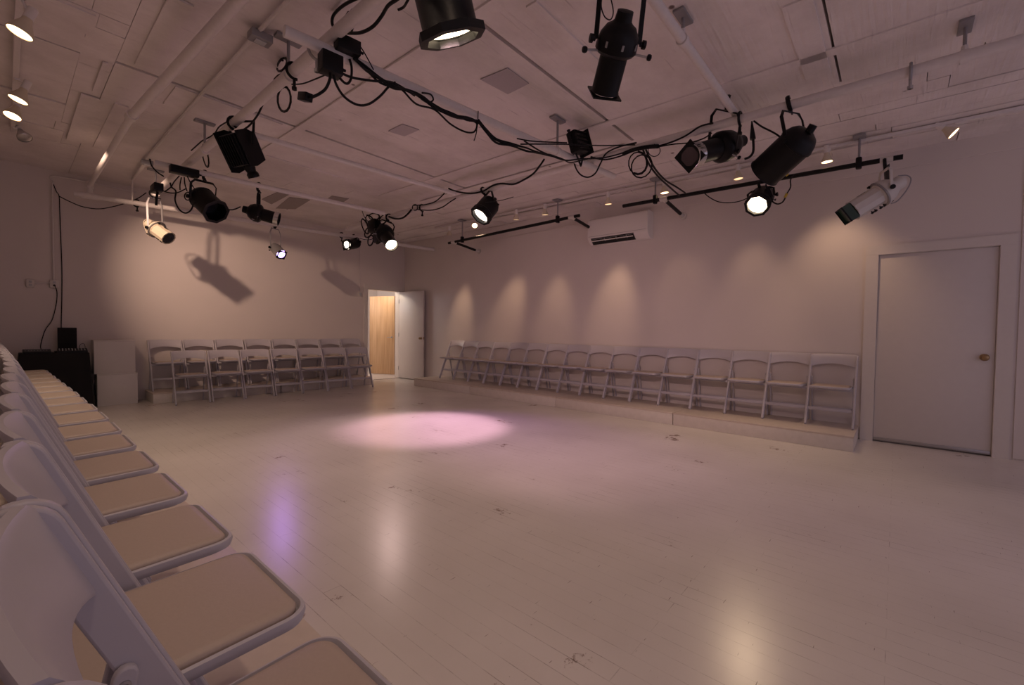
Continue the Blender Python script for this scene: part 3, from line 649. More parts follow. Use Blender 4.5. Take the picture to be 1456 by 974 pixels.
def stage_light(style, hang, rear, front, label, group, r=.08, lensmat='glassdark', body='black', pivot=.38, yw=.15, gel=None, lens_f=.93, diamond=False, band=False, pipe_r=.04, pipe_dir=(0, 1, 0), yoke_mat=None, up_side=False):
    hang = Vector(hang); rear = Vector(rear); front = Vector(front); ax = (front-rear); L = ax.length; ax.normalize()
    name = {'ell': 'ellipsoidal_spotlight', 'par': 'par_can_light', 's4': 'ellipsoidal_spotlight', 'fres': 'fresnel_light', 'box': 'floodlight'}[style]
    t = thing(name, hang, label, 'stage light', group)
    yoke_mat = yoke_mat or body
    side = ax.cross(Vector((0, 0, 1)))
    if side.length < .1: side = Vector((1, 0, 0))
    side.normalize(); upv = side.cross(ax).normalized()
    piv = rear+ax*L*pivot
    u = (hang-piv); hl = u.length; u.normalize()
    s2 = (side-u*side.dot(u)).normalized()
    yt = piv+u*max(hl-.075, .1)
    # yoke
    pts = [piv+s2*yw, piv+s2*yw+(yt-piv)*.8, yt+s2*yw*.72, yt-s2*yw*.72, piv-s2*yw+(yt-piv)*.8, piv-s2*yw]
    MB().tube(pts, .011, 4, flat=(1.5, .7)).build('yoke', M[yoke_mat], t, angle=60)
    # clamp gripping the pipe
    pd = Vector(pipe_dir).normalized(); sg = -u if up_side else u
    cu = u; cv = pd.cross(cu).normalized()
    arc = [hang+cu*math.cos(a_)*(pipe_r+.012)+cv*math.sin(a_)*(pipe_r+.012) for a_ in [math.radians(k) for k in range(-200, 31, 23)]]
    m = MB().tube(arc, .012, 6, flat=(1.4, .8)); m.tube([yt, hang-u*(pipe_r*.8)], .014, 8)
    m.tube([hang-u*(pipe_r+.02)+cv*.01, hang-u*(pipe_r+.02)+cv*.075], .007, 6)
    m.build('clamp', M['black' if body != 'cream' else 'black'], t)
    for sg_ in (-1, 1):
        MB().lathe([(0, .012), (.012, .012), (.014, .022), (.03, .022), (.032, 0)], piv+s2*sg_*(yw+.004), s2*sg_, 10).build('tilt_knob', M['black'], t)
    k = r/.08
    B = M[body]
    if style == 'ell':
        MB().lathe([(0, .02*k), (.004, .045*k), (L*.12, .05*k), (L*.15, .062*k), (L*.18, .085*k), (L*.28, .112*k), (L*.40, .122*k), (L*.46, .122*k), (L*.50, .108*k), (L*.53, .085*k)], rear, ax, 28).build('reflector_housing', B, t)
        tube_ = MB().lathe([(L*.50, .082*k), (L*.98, .084*k), (L, .088*k), (L, .078*k), (L*.93, .076*k)], rear, ax, 28, cap=False); tube_.build('lens_tube', B, t)
        if band: MB().lathe([(L*.86, .086*k), (L*.865, .092*k), (L*.99, .092*k), (L*.995, .086*k)], rear, ax, 28, cap=False).build('front_band', M['chrome'], t)
        MB().lathe([(L*(lens_f-.03), .0), (L*lens_f, .045*k), (L*(lens_f-.005), .077*k)][::1], rear, ax, 24, cap=False).build('lens', M[lensmat], t)
        for a_ in (.6, 2.5):
            dr = s2*math.cos(a_)+upv*-math.sin(a_)*.6
            dr = (s2*(1 if a_ < 1 else -1)+upv*-.25).normalized(); o_ = rear+ax*L*.47+dr*.10*k
            hm = MB().tube([o_, o_+dr*.085], .006, 8).build('shutter_handle', M['steel'], t)
            MB().lathe([(0, .004), (.004, .014), (.014, .017), (.024, .014), (.028, .0)], o_+dr*.08, dr, 12).build('grip', M['black'], hm)
        for a_ in (-.8, 0, .8):
            dr = (upv*-math.cos(a_)+s2*math.sin(a_)); c_ = rear+ax*L*.36+dr*.1215*k
            MB().obox(c_, ax, dr.cross(ax), dr, .03*k, .012, .004, .001).build('vent_slot', M['grey'], t)
    elif style == 'par':
        MB().lathe([(0, 0), (.006, .045*k), (.02, .07*k), (.05, .088*k), (L*.22, .100*k), (L*.24, .104*k), (L*.27, .104*k), (L*.28, .098*k), (L*.99, .10*k), (L, .104*k), (L, .092*k), (L*.9, .09*k), (L*.55, .088*k)], rear, ax, 28, cap=False).build('can', B, t)
        MB().lathe([(L*.60, 0), (L*.64, .05*k), (L*.63, .09*k)], rear, ax, 24, cap=False).build('lens', M[lensmat], t)
        MB().tube([rear-ax*.0, rear-ax*.05+upv*.02], .022*k, 10).build('lamp_cap', B, t)
    elif style == 's4':
        MB().lathe([(0, 0), (.008, .04*k), (.03, .058*k), (.10, .062*k), (.11, .075*k), (.14, .095*k), (L*.40, .112*k), (L*.44, .112*k), (L*.46, .10*k), (L*.5, .09*k)], rear, ax, 28).build('reflector_housing', B, t)
        MB().lathe([(L*.48, .088*k), (L*.97, .088*k), (L, .094*k), (L, .08*k), (L*.94, .078*k)], rear, ax, 10, cap=False, twist=PI/10).build('lens_tube', B, t, angle=30)
        MB().lathe([(L*.985, 0), (L*.992, .05*k), (L*.985, .084*k)], rear, ax, 24, cap=False).build('lens', M[lensmat], t)
        MB().lathe([(L*.455, .118*k), (L*.475, .118*k)], rear, ax, 24).build('gate_ring', M['grey'], t)
        for (f_, a_) in ((.34, 1.2), (.55, 1.9), (.62, 1.9), (.72, 1.9), (.5, -1.2), (.78, 1.9)):
            dr = upv*-math.sin(a_)+s2*math.cos(a_); c_ = rear+ax*L*f_+dr*.095*k
            MB().lathe([(0, .006), (.012, .006), (.014, .016), (.026, .014), (.028, 0)], c_, dr, 10).build('knob', M['black'], t)
        hn = [rear+ax*.02+upv*.055*k, rear-ax*.035+upv*.02, rear-ax*.04-upv*.03*k, rear+ax*.03-upv*.085*k, rear+ax*L*.3-upv*.13*k, rear+ax*L*.42-upv*.12*k]
        MB().tube(spline(hn, 5), .006, 6).build('handle', M['grey' if body != 'cream' else 'cream'], t)
        MB().obox(rear+ax*L*.72+upv*.087*k, ax, s2, upv, L*.16, .03, .004, .001).build('nameplate', M['black'], t)
    elif style == 'fres':
        MB().lathe([(0, .06*k), (.02, .085*k), (L*.25, .10*k), (L*.8, .10*k), (L*.85, .108*k), (L, .108*k), (L, .09*k), (L*.9, .088*k)], rear, ax, 24, cap=False).build('housing', B, t)
        MB().lathe([(0.001, 0), (.001, .06*k)], rear, ax, 24, cap=False).build('back_cap', B, t)
        MB().lathe([(L*.86, 0), (L*.93, .05*k), (L*.90, .09*k)], rear, ax, 24, cap=False).build('lens', M[lensmat], t)
        for a_ in (.5, 2.6): 
            dr = (s2*math.cos(a_)-upv*math.sin(a_)); MB().lathe([(0, .005), (.02, .005), (.022, .013), (.034, .013)], rear+ax*L*.3+dr*.095*k, dr, 8).build('knob', M['black'], t)
    if gel:
        kind, gs, col = gel
        c_ = front+ax*.012
        m = MB()
        if kind == 'square':
            w_ = gs; hb = w_*.14
            rot45 = False
            A, Bv = (s2, upv) if not diamond else ((s2+upv).normalized(), (upv-s2).normalized())
            for (sa, sb, la, lb) in ((0, 1, w_, hb), (0, -1, w_, hb), (1, 0, hb, w_-2*hb), (-1, 0, hb, w_-2*hb)):
                m.obox(c_+A*sa*(w_-hb)/2+Bv*sb*(w_-hb)/2, A, Bv, ax, la, lb, .008)
            for sa, sb in ((1, 1), (1, -1), (-1, 1), (-1, -1)): m.prism([(0, 0), (-.35*w_*sa*.5, 0), (0, -.35*w_*sb*.5)], lambda a_, b_, tt: c_+A*(sa*(w_/2-hb)+a_)+Bv*(sb*(w_/2-hb)+b_)+ax*tt, -.003, .003)
            gf = m.build('gel_frame', M['black'], t)
            if col: MB().obox(c_, A, Bv, ax, w_-.02, w_-.02, .002).build('gel', M[col], gf)
        elif kind == 'octagon':
            m.lathe([(-.02, gs*.96), (-.015, gs*1.1), (.012, gs*1.1), (.014, gs*.86), (-.01, gs*.84)], c_, ax, 8, cap=False, twist=PI/8)
            m.build('gel_frame', M['black'], t, angle=20)
        elif kind == 'hood':     # solid square top hat, tinted face
            m.lathe([(-.02, gs*.6), (0, gs*.74), (.075, gs*.74), (.075, gs*.68), (.02, gs*.66)], c_, ax, 4, cap=False, twist=PI/4).build('gel_holder', M[col], t, angle=20)
            MB().lathe([(.070, gs*.755), (.083, gs*.755), (.083, gs*.69), (.07, gs*.69)], c_, ax, 4, cap=False, twist=PI/4).build('holder_rim', M['black'], t, angle=20)
            MB().obox(c_+ax*.06, s2, upv, ax, gs*.9, gs*.9, .002).build('gel', M[col], t)
    return t, ax

GB = 'black stage lights'
# 1: big lit fixture at the top edge, hung on the nearest cross pipe
h = P(604, -120, y=1.1); h.z = 3.05
stage_light('ell', (1.56, 1.1, 3.09), P(598, -140, y=1.20), P(641, 45, y=1.22), 'lit black ellipsoidal spotlight cut by the top edge of the picture', GB, r=.093, lensmat='hot', lens_f=.995, gel=('octagon', .112, None), pipe_dir=(1, 0, 0), pivot=.3)
# 2: big black ellipsoidal
stage_light('ell', (P(889, -28, y=1.1).x, 1.1, 3.08), P(890, 14, y=1.08), P(860, 130, y=1.30), 'unlit black ellipsoidal spotlight pointing down at top centre with a square frame', GB, r=.073, gel=('square', .165, None), pipe_dir=(1, 0, 0), pivot=.36, yw=.12)
# 12, 13: hung right of centre
stage_light('ell', P(1035, 146, y=1.12), P(1057, 200, y=1.13), P(982, 222, y=1.42), 'black ellipsoidal spotlight with a diamond-turned gel frame, left of the black can', GB, r=.09, lensmat='glassdark', gel=('square', .20, 'smoke'), diamond=True, band=True, pipe_dir=(0, 1, 0), pivot=.42, yw=.13)
stage_light('par', P(1122, 147, x=4.1), P(1150, 188, x=4.05), P(1087, 246, x=4.22), 'fat black can light aimed down left above the near black pipe', GB, r=.108, pipe_dir=(0, 1, 0), pivot=.25, yw=.12, body='black')
# 10: round black par with bright lens, centre
stage_light('fres', P(688, 272, x=4.1), P(700, 287, x=4.15), P(684, 306, x=3.98), 'round black spotlight with a white glowing lens above the middle of the room', GB, r=.105, lensmat='hot2', gel=('octagon', .132, None), pipe_dir=(0, 1, 0), pivot=.4, yw=.145)
# 9, 8: the two beside the doorway corner
stage_light('ell', P(553, 309, x=4.1), P(541, 322, x=4.1), P(557, 349, x=3.98), 'black spotlight with a warm lit lens at the tangle of cables near the far corner', GB, r=.095, lensmat='hot', pipe_dir=(0, 1, 0), pivot=.35, yw=.13)
hb = e0+(e1-e0)*.715
def onback(px): 
    f_ = (px-105)/(617-105); d_ = e1-e0
    lo, hi = 0., 1.
    for _ in range(30):
        m_ = (lo+hi)/2; v = (e0+d_*m_)-Vector((0, 0, H)); q = 728+FOC*v.dot(Rx)/v.dot(F)
        if q < px: lo = m_
        else: hi = m_
    return e0+d_*lo
b8 = onback(503)
stage_light('fres', b8, P(509, 346, y=b8.y), P(493, 348, y=b8.y-.12), 'small black spotlight with a white lens and square frame near the doorway', GB, r=.078, lensmat='hot2', gel=('square', .17, None), pipe_dir=(1, 0, 0), pivot=.3, yw=.11)
# 7: violet
b7 = onback(391)
stage_light('fres', b7, P(389, 350, y=b7.y), P(400, 362, y=b7.y-.22), 'small grey spotlight glowing violet in front of the back wall', 'pale stage lights', r=.07, lensmat='purple', body='grey', gel=('square', .15, None), pipe_dir=(1, 0, 0), pivot=.3, yw=.09)
# 6: cream source four on the left pipe end
stage_light('s4', (MX, 7.9, 3.04), P(209, 316, y=8.05), P(240, 339, y=7.78), 'cream ellipsoidal spotlight with black knobs hanging at the left in front of the back wall', 'pale stage lights', r=.086, body='cream', yoke_mat='grey', pipe_dir=(0, 1, 0), pivot=.4, yw=.115)
# 4, 5 on the far cross pipe
h4 = P(291, 249, z=2.94)
stage_light('par', h4, P(281, 276, y=6.25), P(306, 300, y=5.95), 'black can light with an octagonal open front, left of the chrome-ringed spotlight', GB, r=.105, pipe_dir=(1, 0, 0), pivot=.3, yw=.14, gel=('octagon', .134, None))
h5 = P(368, 266, z=2.94)
stage_light('ell', h5, P(345, 297, y=6.25), P(397, 312, y=6.05), 'black ellipsoidal spotlight with a chrome front ring above the violet light', GB, r=.075, lensmat='chrome', band=True, pipe_dir=(1, 0, 0), pivot=.42, yw=.06)
# 3: finned flood on the thick pipe
t3 = thing('floodlight', (MX, 4.5, MZ), 'bulky black finned floodlight hanging under the thick left pipe', 'stage light', GB)
c3 = P(343, 212, x=1.42); fa = (P(352, 238, x=1.5)-P(330, 190, x=1.36)).normalized(); fs = Vector((fa.y, -fa.x, 0)).normalized(); fu = fs.cross(fa).normalized()
m = MB().obox(c3, fa, fs, fu, .27, .22, .2, .02); m.build('housing', M['black'], t3)
for k in range(7):
    for sg_ in (-1, 1): MB().obox(c3+fu*.105*sg_+fs*(-.09+.03*k), fa, fs, fu, .25, .008, .03, .001).build('cooling_fin', M['black'], t3)
MB().prism([(-.17, .11), (.17, .11), (.19, .03), (.17, -.08), (.08, -.16), (-.04, -.17), (-.14, -.12), (-.18, -.02)], lambda a_, b_, tt: c3-fs*(.125+tt)+fa*a_-fu*b_*.9, 0, .012).build('side_plate', M['black'], t3, bevel=.003)
MB().prism([(-.15, .10), (.15, .10), (.16, .02), (.13, -.10), (-.10, -.11), (-.15, -.03)], lambda a_, b_, tt: c3+fs*(.125+tt)+fa*a_-fu*b_*.9, 0, .012).build('side_plate', M['black'], t3, bevel=.003)
MB().lathe([(.0, .03), (.03, .05), (.045, .045)], c3+fa*.20, (fa-fs*.3), 16).build('lamp_glass', M['steel'], t3)
for sa in (-.12, .12):
    for sb in (-.08, .08): MB().lathe([(0, .008), (.004, .006), (.005, 0)], c3-fs*.131+fa*sa+fu*sb, -fs, 8).build('bolt', M['chrome'], t3)
MB().lathe([(.13, .045), (.17, .048), (.20, .04), (.22, .052), (.25, .05), (.25, 0)], c3, fa, 16).build('lamp_cap', M['black'], t3)
MB().tube([c3+fs*.17-fa*.02, c3+fs*.17+Vector((0, 0, .22)), c3+Vector((0, 0, .25)), c3-fs*.15+Vector((0, 0, .22)), c3-fs*.15], .013, 4).build('yoke', M['black'], t3)
MB().tube([c3+Vector((0, 0, .25)), (MX, c3.y, MZ-.03)], .014, 8).tube([Vector((MX, c3.y, MZ))+Vector((math.sin(a_), 0, math.cos(a_)))*.058 for a_ in [math.radians(q) for q in range(-170, 90, 26)]], .012, 6).build('clamp', M['black'], t3)
# 11: upright black box lamp above the cable-wrapped pipe
y11 = 2.42
t11 = thing('floodlight', P(826, 232, y=y11), 'square black floodlight standing up from the end of the cable-wrapped pipe', 'stage light', GB)
c11 = P(822, 203, y=y11)
ca = (P(838, 212, y=y11)-P(806, 206, y=y11)).normalized(); cc = Vector((-.2, .8, -.2)).normalized(); cs = ca.cross(cc).normalized(); cc = cs.cross(ca).normalized()
MB().obox(c11, ca, cc, cs, .21, .11, .21, .02).build('housing', M['black'], t11)
for k in range(5): MB().obox(c11-cc*.06+cs*(-.08+.04*k), ca, cc, cs, .18, .012, .006).build('cooling_fin', M['black'], t11)
MB().obox(c11+ca*.115, ca, cc, cs, .01, .16, .24, .003).build('side_plate', M['black'], t11)
MB().tube([c11-ca*.12+cs*.08, c11-ca*.13, P(826, 236, y=y11), c11+ca*.13-cs*.02], .011, 4).build('yoke', M['black'], t11)
MB().lathe([(0, .012), (.02, .02), (.03, 0)], c11-ca*.12+cs*.09, cs, 8).build('tilt_knob', M['black'], t11)
# 14: lit lamp under the near black pipe
h14 = P(1080, 262, x=5.68)
stage_light('fres', h14, P(1084, 272, x=5.72)+Vector((.10, 0, 0)), P(1077, 291, x=5.58), 'dark spotlight with the brightest warm lens, under the near black pipe', GB, r=.098, lensmat='hot', gel=('octagon', .124, None), pipe_dir=(0, 1, 0), pivot=.45, yw=.135, pipe_r=.024)
# 15: white source four at the pipe end
h15 = P(1258, 231, x=5.68)
stage_light('s4', h15, P(1286, 255, x=5.75), P(1212, 300, x=5.60), 'white ellipsoidal spotlight with dark green gel at the near black pipe end', 'pale stage lights', r=.088, body='whiteen', yoke_mat='whiteen', pipe_dir=(0, 1, 0), pivot=.35, yw=.12, gel=('hood', .16, 'green'), pipe_r=.024)

# ------------------------------------------------------------------ cables and connectors
def PL(a, b):
    "returns a function giving world points on the vertical plane through a and b"
    a = Vector(a); b = Vector(b); d_ = (b-a); n_ = Vector((d_.y, -d_.x, 0)).normalized()
    def f(px, py, off=0.):
        r_ = Rx*((px-728)/FOC) - Ux*((py-487)/FOC) + F
        t_ = (n_.dot(a)+off)/n_.dot(r_)
        return Vector((r_.x*t_, r_.y*t_, H+r_.z*t_))
    return f
mM = PL((1.44, 0, 0), (1.44, 1, 0)); mX1 = PL(X1a-Vector((0, .05, 0)), X1b-Vector((0, .05, 0))); mW = PL((4.05, 0, 0), (4.05, 1, 0)); mR = PL((5.63, 0, 0), (5.63, 1, 0))
mX3 = PL(P(220, 231, z=2.9), P(547, 303, z=2.9)); mB = PL(e0, e1)
CG = 'black cables hanging from the lighting grid'
def cable(pl, pts, label, r=.008, jit=0., mat='rubber', extra=None):
    w_ = [pl(px+random.uniform(-jit, jit), py+random.uniform(-jit, jit), random.uniform(-.015, .015)) for px, py in pts]
    m_ = MB().tube(spline(w_, 6), r, 7)
    return tag(m_.build('cable', M[mat], base=w_[0], angle=60), label, 'cable', CG)
def coil(pl, cx, cy, rx_, ry_, turns, label, r=.006, tilt=0.):
    pts = []
    for k in range(int(turns*14)+1):
        a_ = k/14*2*PI; g_ = 1-.12*(k/14/turns)
        x_ = rx_*g_*math.sin(a_); y_ = -ry_*g_*math.cos(a_)
        pts.append(pl(cx+x_*math.cos(tilt)-y_*math.sin(tilt), cy+ry_*0+y_*math.cos(tilt)+x_*math.sin(tilt), .03*math.sin(k*.9)))
    return tag(MB().tube(pts, r, 6).build('cable', M['rubber'], base=pts[0], angle=60), label, 'cable', CG)
def block(c, ax_, dims, label, mat='black'):
    t_ = thing('cable_connector', c, label, 'connector', 'black connectors on the grid')
    ax_ = Vector(ax_).normalized(); s_ = ax_.cross(Vector((0, 0, 1))).normalized(); u_ = s_.cross(ax_)
    MB().obox(c, ax_, s_, u_, *dims, .006).build('housing', M[mat], t_)
    MB().lathe([(dims[0]/2-.004, .012), (dims[0]/2+.03, .008)], c, ax_, 10).build('strain_relief', M['rubber'], t_)
cable(mM, [(370, 49), (371, 60), (378, 73), (390, 82), (402, 86)], 'black cord from the grey ceiling outlet box to the thick pipe')
cable(mM, [(482, 47), (473, 36), (474, 22), (488, 8), (512, -4), (540, -12)], 'upper arm of the big black cable loop at the top edge', .010)
cable(mM, [(484, 45), (497, 47), (514, 46), (530, 38), (542, 24), (552, 8), (566, -2), (580, -14)], 'lower arm of the big black cable loop crossing the thick pipe', .010)
cable(mM, [(540, 0), (520, 12), (506, 30), (500, 44)], 'short black cable lying along the thick pipe near the top edge', .007)
cable(mM, [(566, 14), (574, 10), (579, 2), (584, -8)], 'small black cable hook at the top edge', .007)
block(mM(489, 33), mM(497, 20)-mM(480, 46), (.17, .03, .03), 'slim black inline connector beside the big cable loop')
block(mX1(494, 66), X1b-X1a, (.15, .08, .09), 'black box clipped behind the thick pipe at the cable bundle')
block(mX1(470, 92), X1b-X1a, (.13, .09, .12), 'black box under the thick pipe with cords hanging from it')
block(mM(434, 138, .05), mM(444, 139)-mM(424, 138), (.14, .06, .06), 'dark multi-way plug dangling on a black cord', 'black')
cable(mX1, [(469, 100), (469, 112), (463, 126), (453, 134), (444, 138)], 'thick black cord holding the dangling multi-way plug', .009)
cable(mX1, [(473, 101), (478, 120), (490, 138), (508, 149), (524, 148), (540, 137), (552, 124), (562, 117)], 'black cable in a deep swag below the start of the bundle')
cable(mX1, [(478, 101), (484, 112), (493, 119), (499, 112), (500, 96), (497, 84)], 'small black cable loop under the boxes')
cable(mM, [(415, 120), (430, 119), (447, 113), (466, 105)], 'thin black cord running to the coiled cable on the thick pipe', .005)
coil(mM, 404, 141, 10, 19, 3, 'coil of black cable hanging left of the dangling plug')
coil(mM, 401, 92, 6, 11, 2.5, 'small black cable knot on the hanger of the thick pipe', .007, .5)
cable(mM, [(390, 113), (398, 106), (408, 110), (405, 120), (395, 118)], 'short black tie wound round the thick pipe', .007)
cable(mM, [(412, 92), (404, 106), (390, 128), (378, 138), (372, 152), (366, 164), (355, 178), (347, 184)], 'black cable following the thick pipe down to the finned floodlight')
coil(mM, 292, 222, 4, 17, 2.5, 'long thin loop of black cable left of the finned floodlight', .006, -.2)
cable(mM, [(272, 214), (282, 205), (288, 200), (296, 196), (305, 190), (312, 180), (325, 172)], 'black cable with ties along the far part of the thick pipe', .007)
base_pts = [(503, 82), (520, 97), (540, 109), (560, 119), (580, 128), (600, 138), (620, 150), (645, 161), (665, 168), (680, 174)]
for k, l_ in enumerate(('first', 'second', 'third', 'fourth', 'fifth', 'sixth')):
    sag = random.uniform(0, 7)
    cable(mX1, [(x_, y_+sag*math.sin(i_/9*PI*2.0)**2+random.uniform(-2.5, 2.5)) for i_, (x_, y_) in enumerate(base_pts)], 'black cable bundled along the central cross pipe, one of several wound together', .007, .8)
for k in range(4):
    sag = 2+2*k
    cable(mX1, [(x_, y_+sag*math.sin(i_/6*PI)+random.uniform(-2, 2)) for i_, (x_, y_) in enumerate([(680, 172), (692, 184), (706, 196), (726, 200), (748, 208), (764, 214), (785, 222)])], 'black cable draped along the right part of the central cross pipe, among others', .007, .7)
cable(mX1, [(478, 100), (500, 110), (530, 115), (560, 118), (590, 136)], 'black cable stretched from the boxes to the bundle')
cable(mX1, [(556, 118), (572, 128), (592, 148), (618, 156), (640, 176), (660, 187), (673, 188), (678, 180), (677, 170)], 'black cable drooping below the bundle in the middle', .007)
cable(mX1, [(600, 132), (612, 134), (616, 142), (608, 146), (598, 140)], 'small curl of black cable above the bundle', .006)
cable(mX1, [(674, 200), (677, 190), (679, 176), (680, 158)], 'thin black tie wire standing through the bundle', .004)
cable(mX1, [(504, 62), (512, 66), (522, 82), (531, 99)], 'thin black wire trailing from the box behind the thick pipe', .004)
mL = PL(mX1(735, 197), mW(905, 207)); mD = PL(mW(914, 212), mR(968, 278))
cable(mL, [(735, 197), (760, 201), (806, 203)], 'upper straight black cable behind the square floodlight', .006)
cable(mL, [(740, 205), (800, 205), (850, 207), (903, 206)], 'long straight black cable crossing behind the square floodlight', .006)
cable(mL, [(745, 200), (765, 213), (785, 222), (805, 228), (825, 226), (860, 224), (890, 216), (912, 208)], 'black cable running under the square floodlight to the knot', .007)
cable(mX1, [(780, 219), (800, 226), (812, 231), (840, 225), (862, 221)], 'short black cable slung under the square floodlight', .006)
cable(mW, [(815, 216), (817, 234), (824, 247), (835, 252), (846, 247), (854, 232), (862, 218), (880, 209), (905, 203)], 'black cable hanging in a deep U right of the square floodlight')
cable(mW, [(840, 223), (860, 227), (885, 221), (905, 212)], 'black cable rising to the taped knot right of centre')
cable(mW, [(886, 219), (898, 214), (910, 211), (922, 209), (936, 208)], 'thick taped bundle of black cable right of centre', .020)
coil(mW, 907, 232, 14, 17, 1.6, 'big round coil of black cable under the taped knot', .007)
coil(mW, 912, 236, 15, 18, 1.2, 'second round coil of black cable under the taped knot', .007, .4)
coil(mW, 930, 214, 9, 9, 1.2, 'thin loop of wire right of the taped knot', .004)
cable(mD, [(914, 212), (922, 232), (935, 250), (952, 266), (966, 278)], 'black cable dropping from the knot to the near black pipe, left of its twin', .010)
cable(mD, [(918, 212), (930, 238), (946, 256), (962, 266), (974, 274)], 'black cable dropping from the knot to the near black pipe, right of its twin', .010)
cable(mW, [(935, 208), (955, 202), (975, 193), (995, 180), (1014, 175)], 'upper black cable from the knot to the diamond-framed spotlight')
cable(mW, [(935, 209), (958, 205), (980, 203), (1000, 197), (1012, 189)], 'lower black cable from the knot to the diamond-framed spotlight', .006)
cable(mW, [(638, 268), (648, 272), (668, 275), (686, 272), (700, 264), (712, 261), (730, 262), (744, 256), (758, 247), (768, 235), (774, 226)], 'thick black cable sagging past the round black spotlight', .011)
cable(mW, [(553, 308), (562, 311), (572, 310), (580, 304), (585, 298)], 'thick black cable leaving the far tangle', .014)
cable(mW, [(589, 292), (604, 291), (618, 287), (628, 279), (633, 273)], 'upper black cable between the far tangle and the round spotlight', .008)
cable(mW, [(594, 298), (612, 299), (628, 295), (640, 287), (648, 282)], 'lower black cable between the far tangle and the round spotlight', .008)
coil(mW, 590, 295, 4, 4.5, 2, 'small ring of black cable right of the far tangle', .007)
for k, l_ in enumerate(((528, 318, 6, 14), (536, 322, 7, 12), (524, 330, 5, 9), (540, 334, 5, 14), (519, 322, 4, 12), (545, 312, 5, 8), (532, 308, 8, 5), (527, 342, 4, 8))):
    coil(mW, *l_, 1.6, 'loop of black cable in the far tangle beside the doorway corner', .010, random.uniform(-.6, .6))
cable(mW, [(515, 300), (518, 308), (524, 315), (532, 316)], 'thin black cord dropping into the far tangle', .006)
cable(mW, [(512, 339), (522, 341), (530, 339), (533, 330)], 'black cord joining the small square-framed spotlight to the tangle', .006)
block(mW(532, 322), (0, 1, 0), (.22, .12, .20), 'black junction box wrapped in cables at the far tangle')
block(mW(538, 335), (0, 1, -.2), (.16, .10, .22), 'lower black box in the far tangle')
block(mX3(262, 244, -.05), (1, 0, 0), (.26, .10, .08), 'black distribution box on the thick pipe above the left spotlights')
for k, l_ in enumerate(([(255, 250), (248, 258), (243, 266), (235, 272)], [(258, 252), (256, 262), (256, 270)], [(262, 252), (263, 262), (266, 272)], [(266, 250), (271, 260), (279, 272)])):
    cable(mX3, l_, ('first', 'second', 'third', 'fourth')[k]+' from the left of the short cords fanning below the distribution box', .006)
cable(mX3, [(242, 260), (244, 266), (250, 272), (249, 285), (255, 298), (264, 303), (272, 298), (276, 286)], 'wide black cable loop left of the octagonal can light')
cable(mX3, [(228, 270), (240, 274), (252, 274), (265, 268)], 'black cord stretched below the distribution box', .006)
coil(mX3, 267, 279, 5, 6, 2, 'small coil of black cable beside the octagonal can light', .005)
block(mX3(223, 268, .0), (0, 1, 0), (.2, .08, .08), 'black clamp block above the cream spotlight')
cable(mX3, [(225, 270), (223, 280), (222, 292)], 'black cord with a plug above the cream spotlight', .012)
cable(mX3, [(213, 226), (216, 236), (224, 245), (233, 251)], 'black cord from the small far outlet box', .007)
cable(mX3, [(321, 298), (332, 298), (342, 294)], 'black cord between the two far spotlights', .008)
cable(PL((0, 8.95, 0), (1, 8.9, 0)), [(84, 279), (100, 287), (118, 294), (140, 297), (160, 294), (178, 289), (196, 282), (208, 274)], 'black cable swagging along the back wall from the left conduit', .007)
cable(mR, [(1073, 270), (1066, 279), (1055, 285), (1040, 288), (1022, 287), (1008, 280), (999, 272)], 'black cord swagging left of the bright warm lamp', .006)
cable(mR, [(1089, 262), (1091, 270), (1095, 280), (1099, 287), (1106, 290), (1113, 287), (1117, 280)], 'black cord looping right of the bright warm lamp', .008)
block(mR(1094, 275), mR(1097, 282)-mR(1091, 268), (.12, .05, .05), 'black plug hanging right of the bright warm lamp')
tag(MB().tube([mR(1116, 281), mR(1119, 275)], .014, 8).build('tape_collar', M['yellow'], base=mR(1117, 278)), 'yellow tape band on the cord right of the bright warm lamp', 'tape')
cable(mR, [(1119, 275), (1124, 266), (1124, 256), (1128, 250), (1136, 247), (1139, 251)], 'black cord knotted over the near black pipe', .007)
tag(MB().tube([mR(1117, 250), mR(1121, 247)], .012, 8).build('tape_collar', M['yellow'], base=mR(1118, 249)), 'yellow tape band on the near black pipe', 'tape')
cable(mW, [(1059, 226), (1066, 223), (1071, 215), (1071, 198)], 'black cord rising behind the diamond-framed spotlight', .010)
tag(MB().lathe([(0, .022), (.03, .02), (.15, .005)], mW(1070.5, 198), mW(1069, 173)-mW(1070.5, 198), 10).build('cable_plug', M['black'], base=mW(1070, 190)), 'tapered black plug between the two black spotlights', 'plug')
cable(mW, [(1072, 172), (1083, 180), (1095, 186), (1104, 191), (1112, 197)], 'black cord running into the fat black can light', .007)
cable(PL((0, 1.06, 0), (1, 1.06, 0)), [(856, -6), (855, 10), (860, 24), (868, 28), (872, 18), (870, 4), (867, -6)], 'thin wire loop beside the top centre spotlight', .003)
cable(mX1, [(690, 288), (712, 285), (730, 280)], 'faint thin wire right of the round black spotlight', .003)
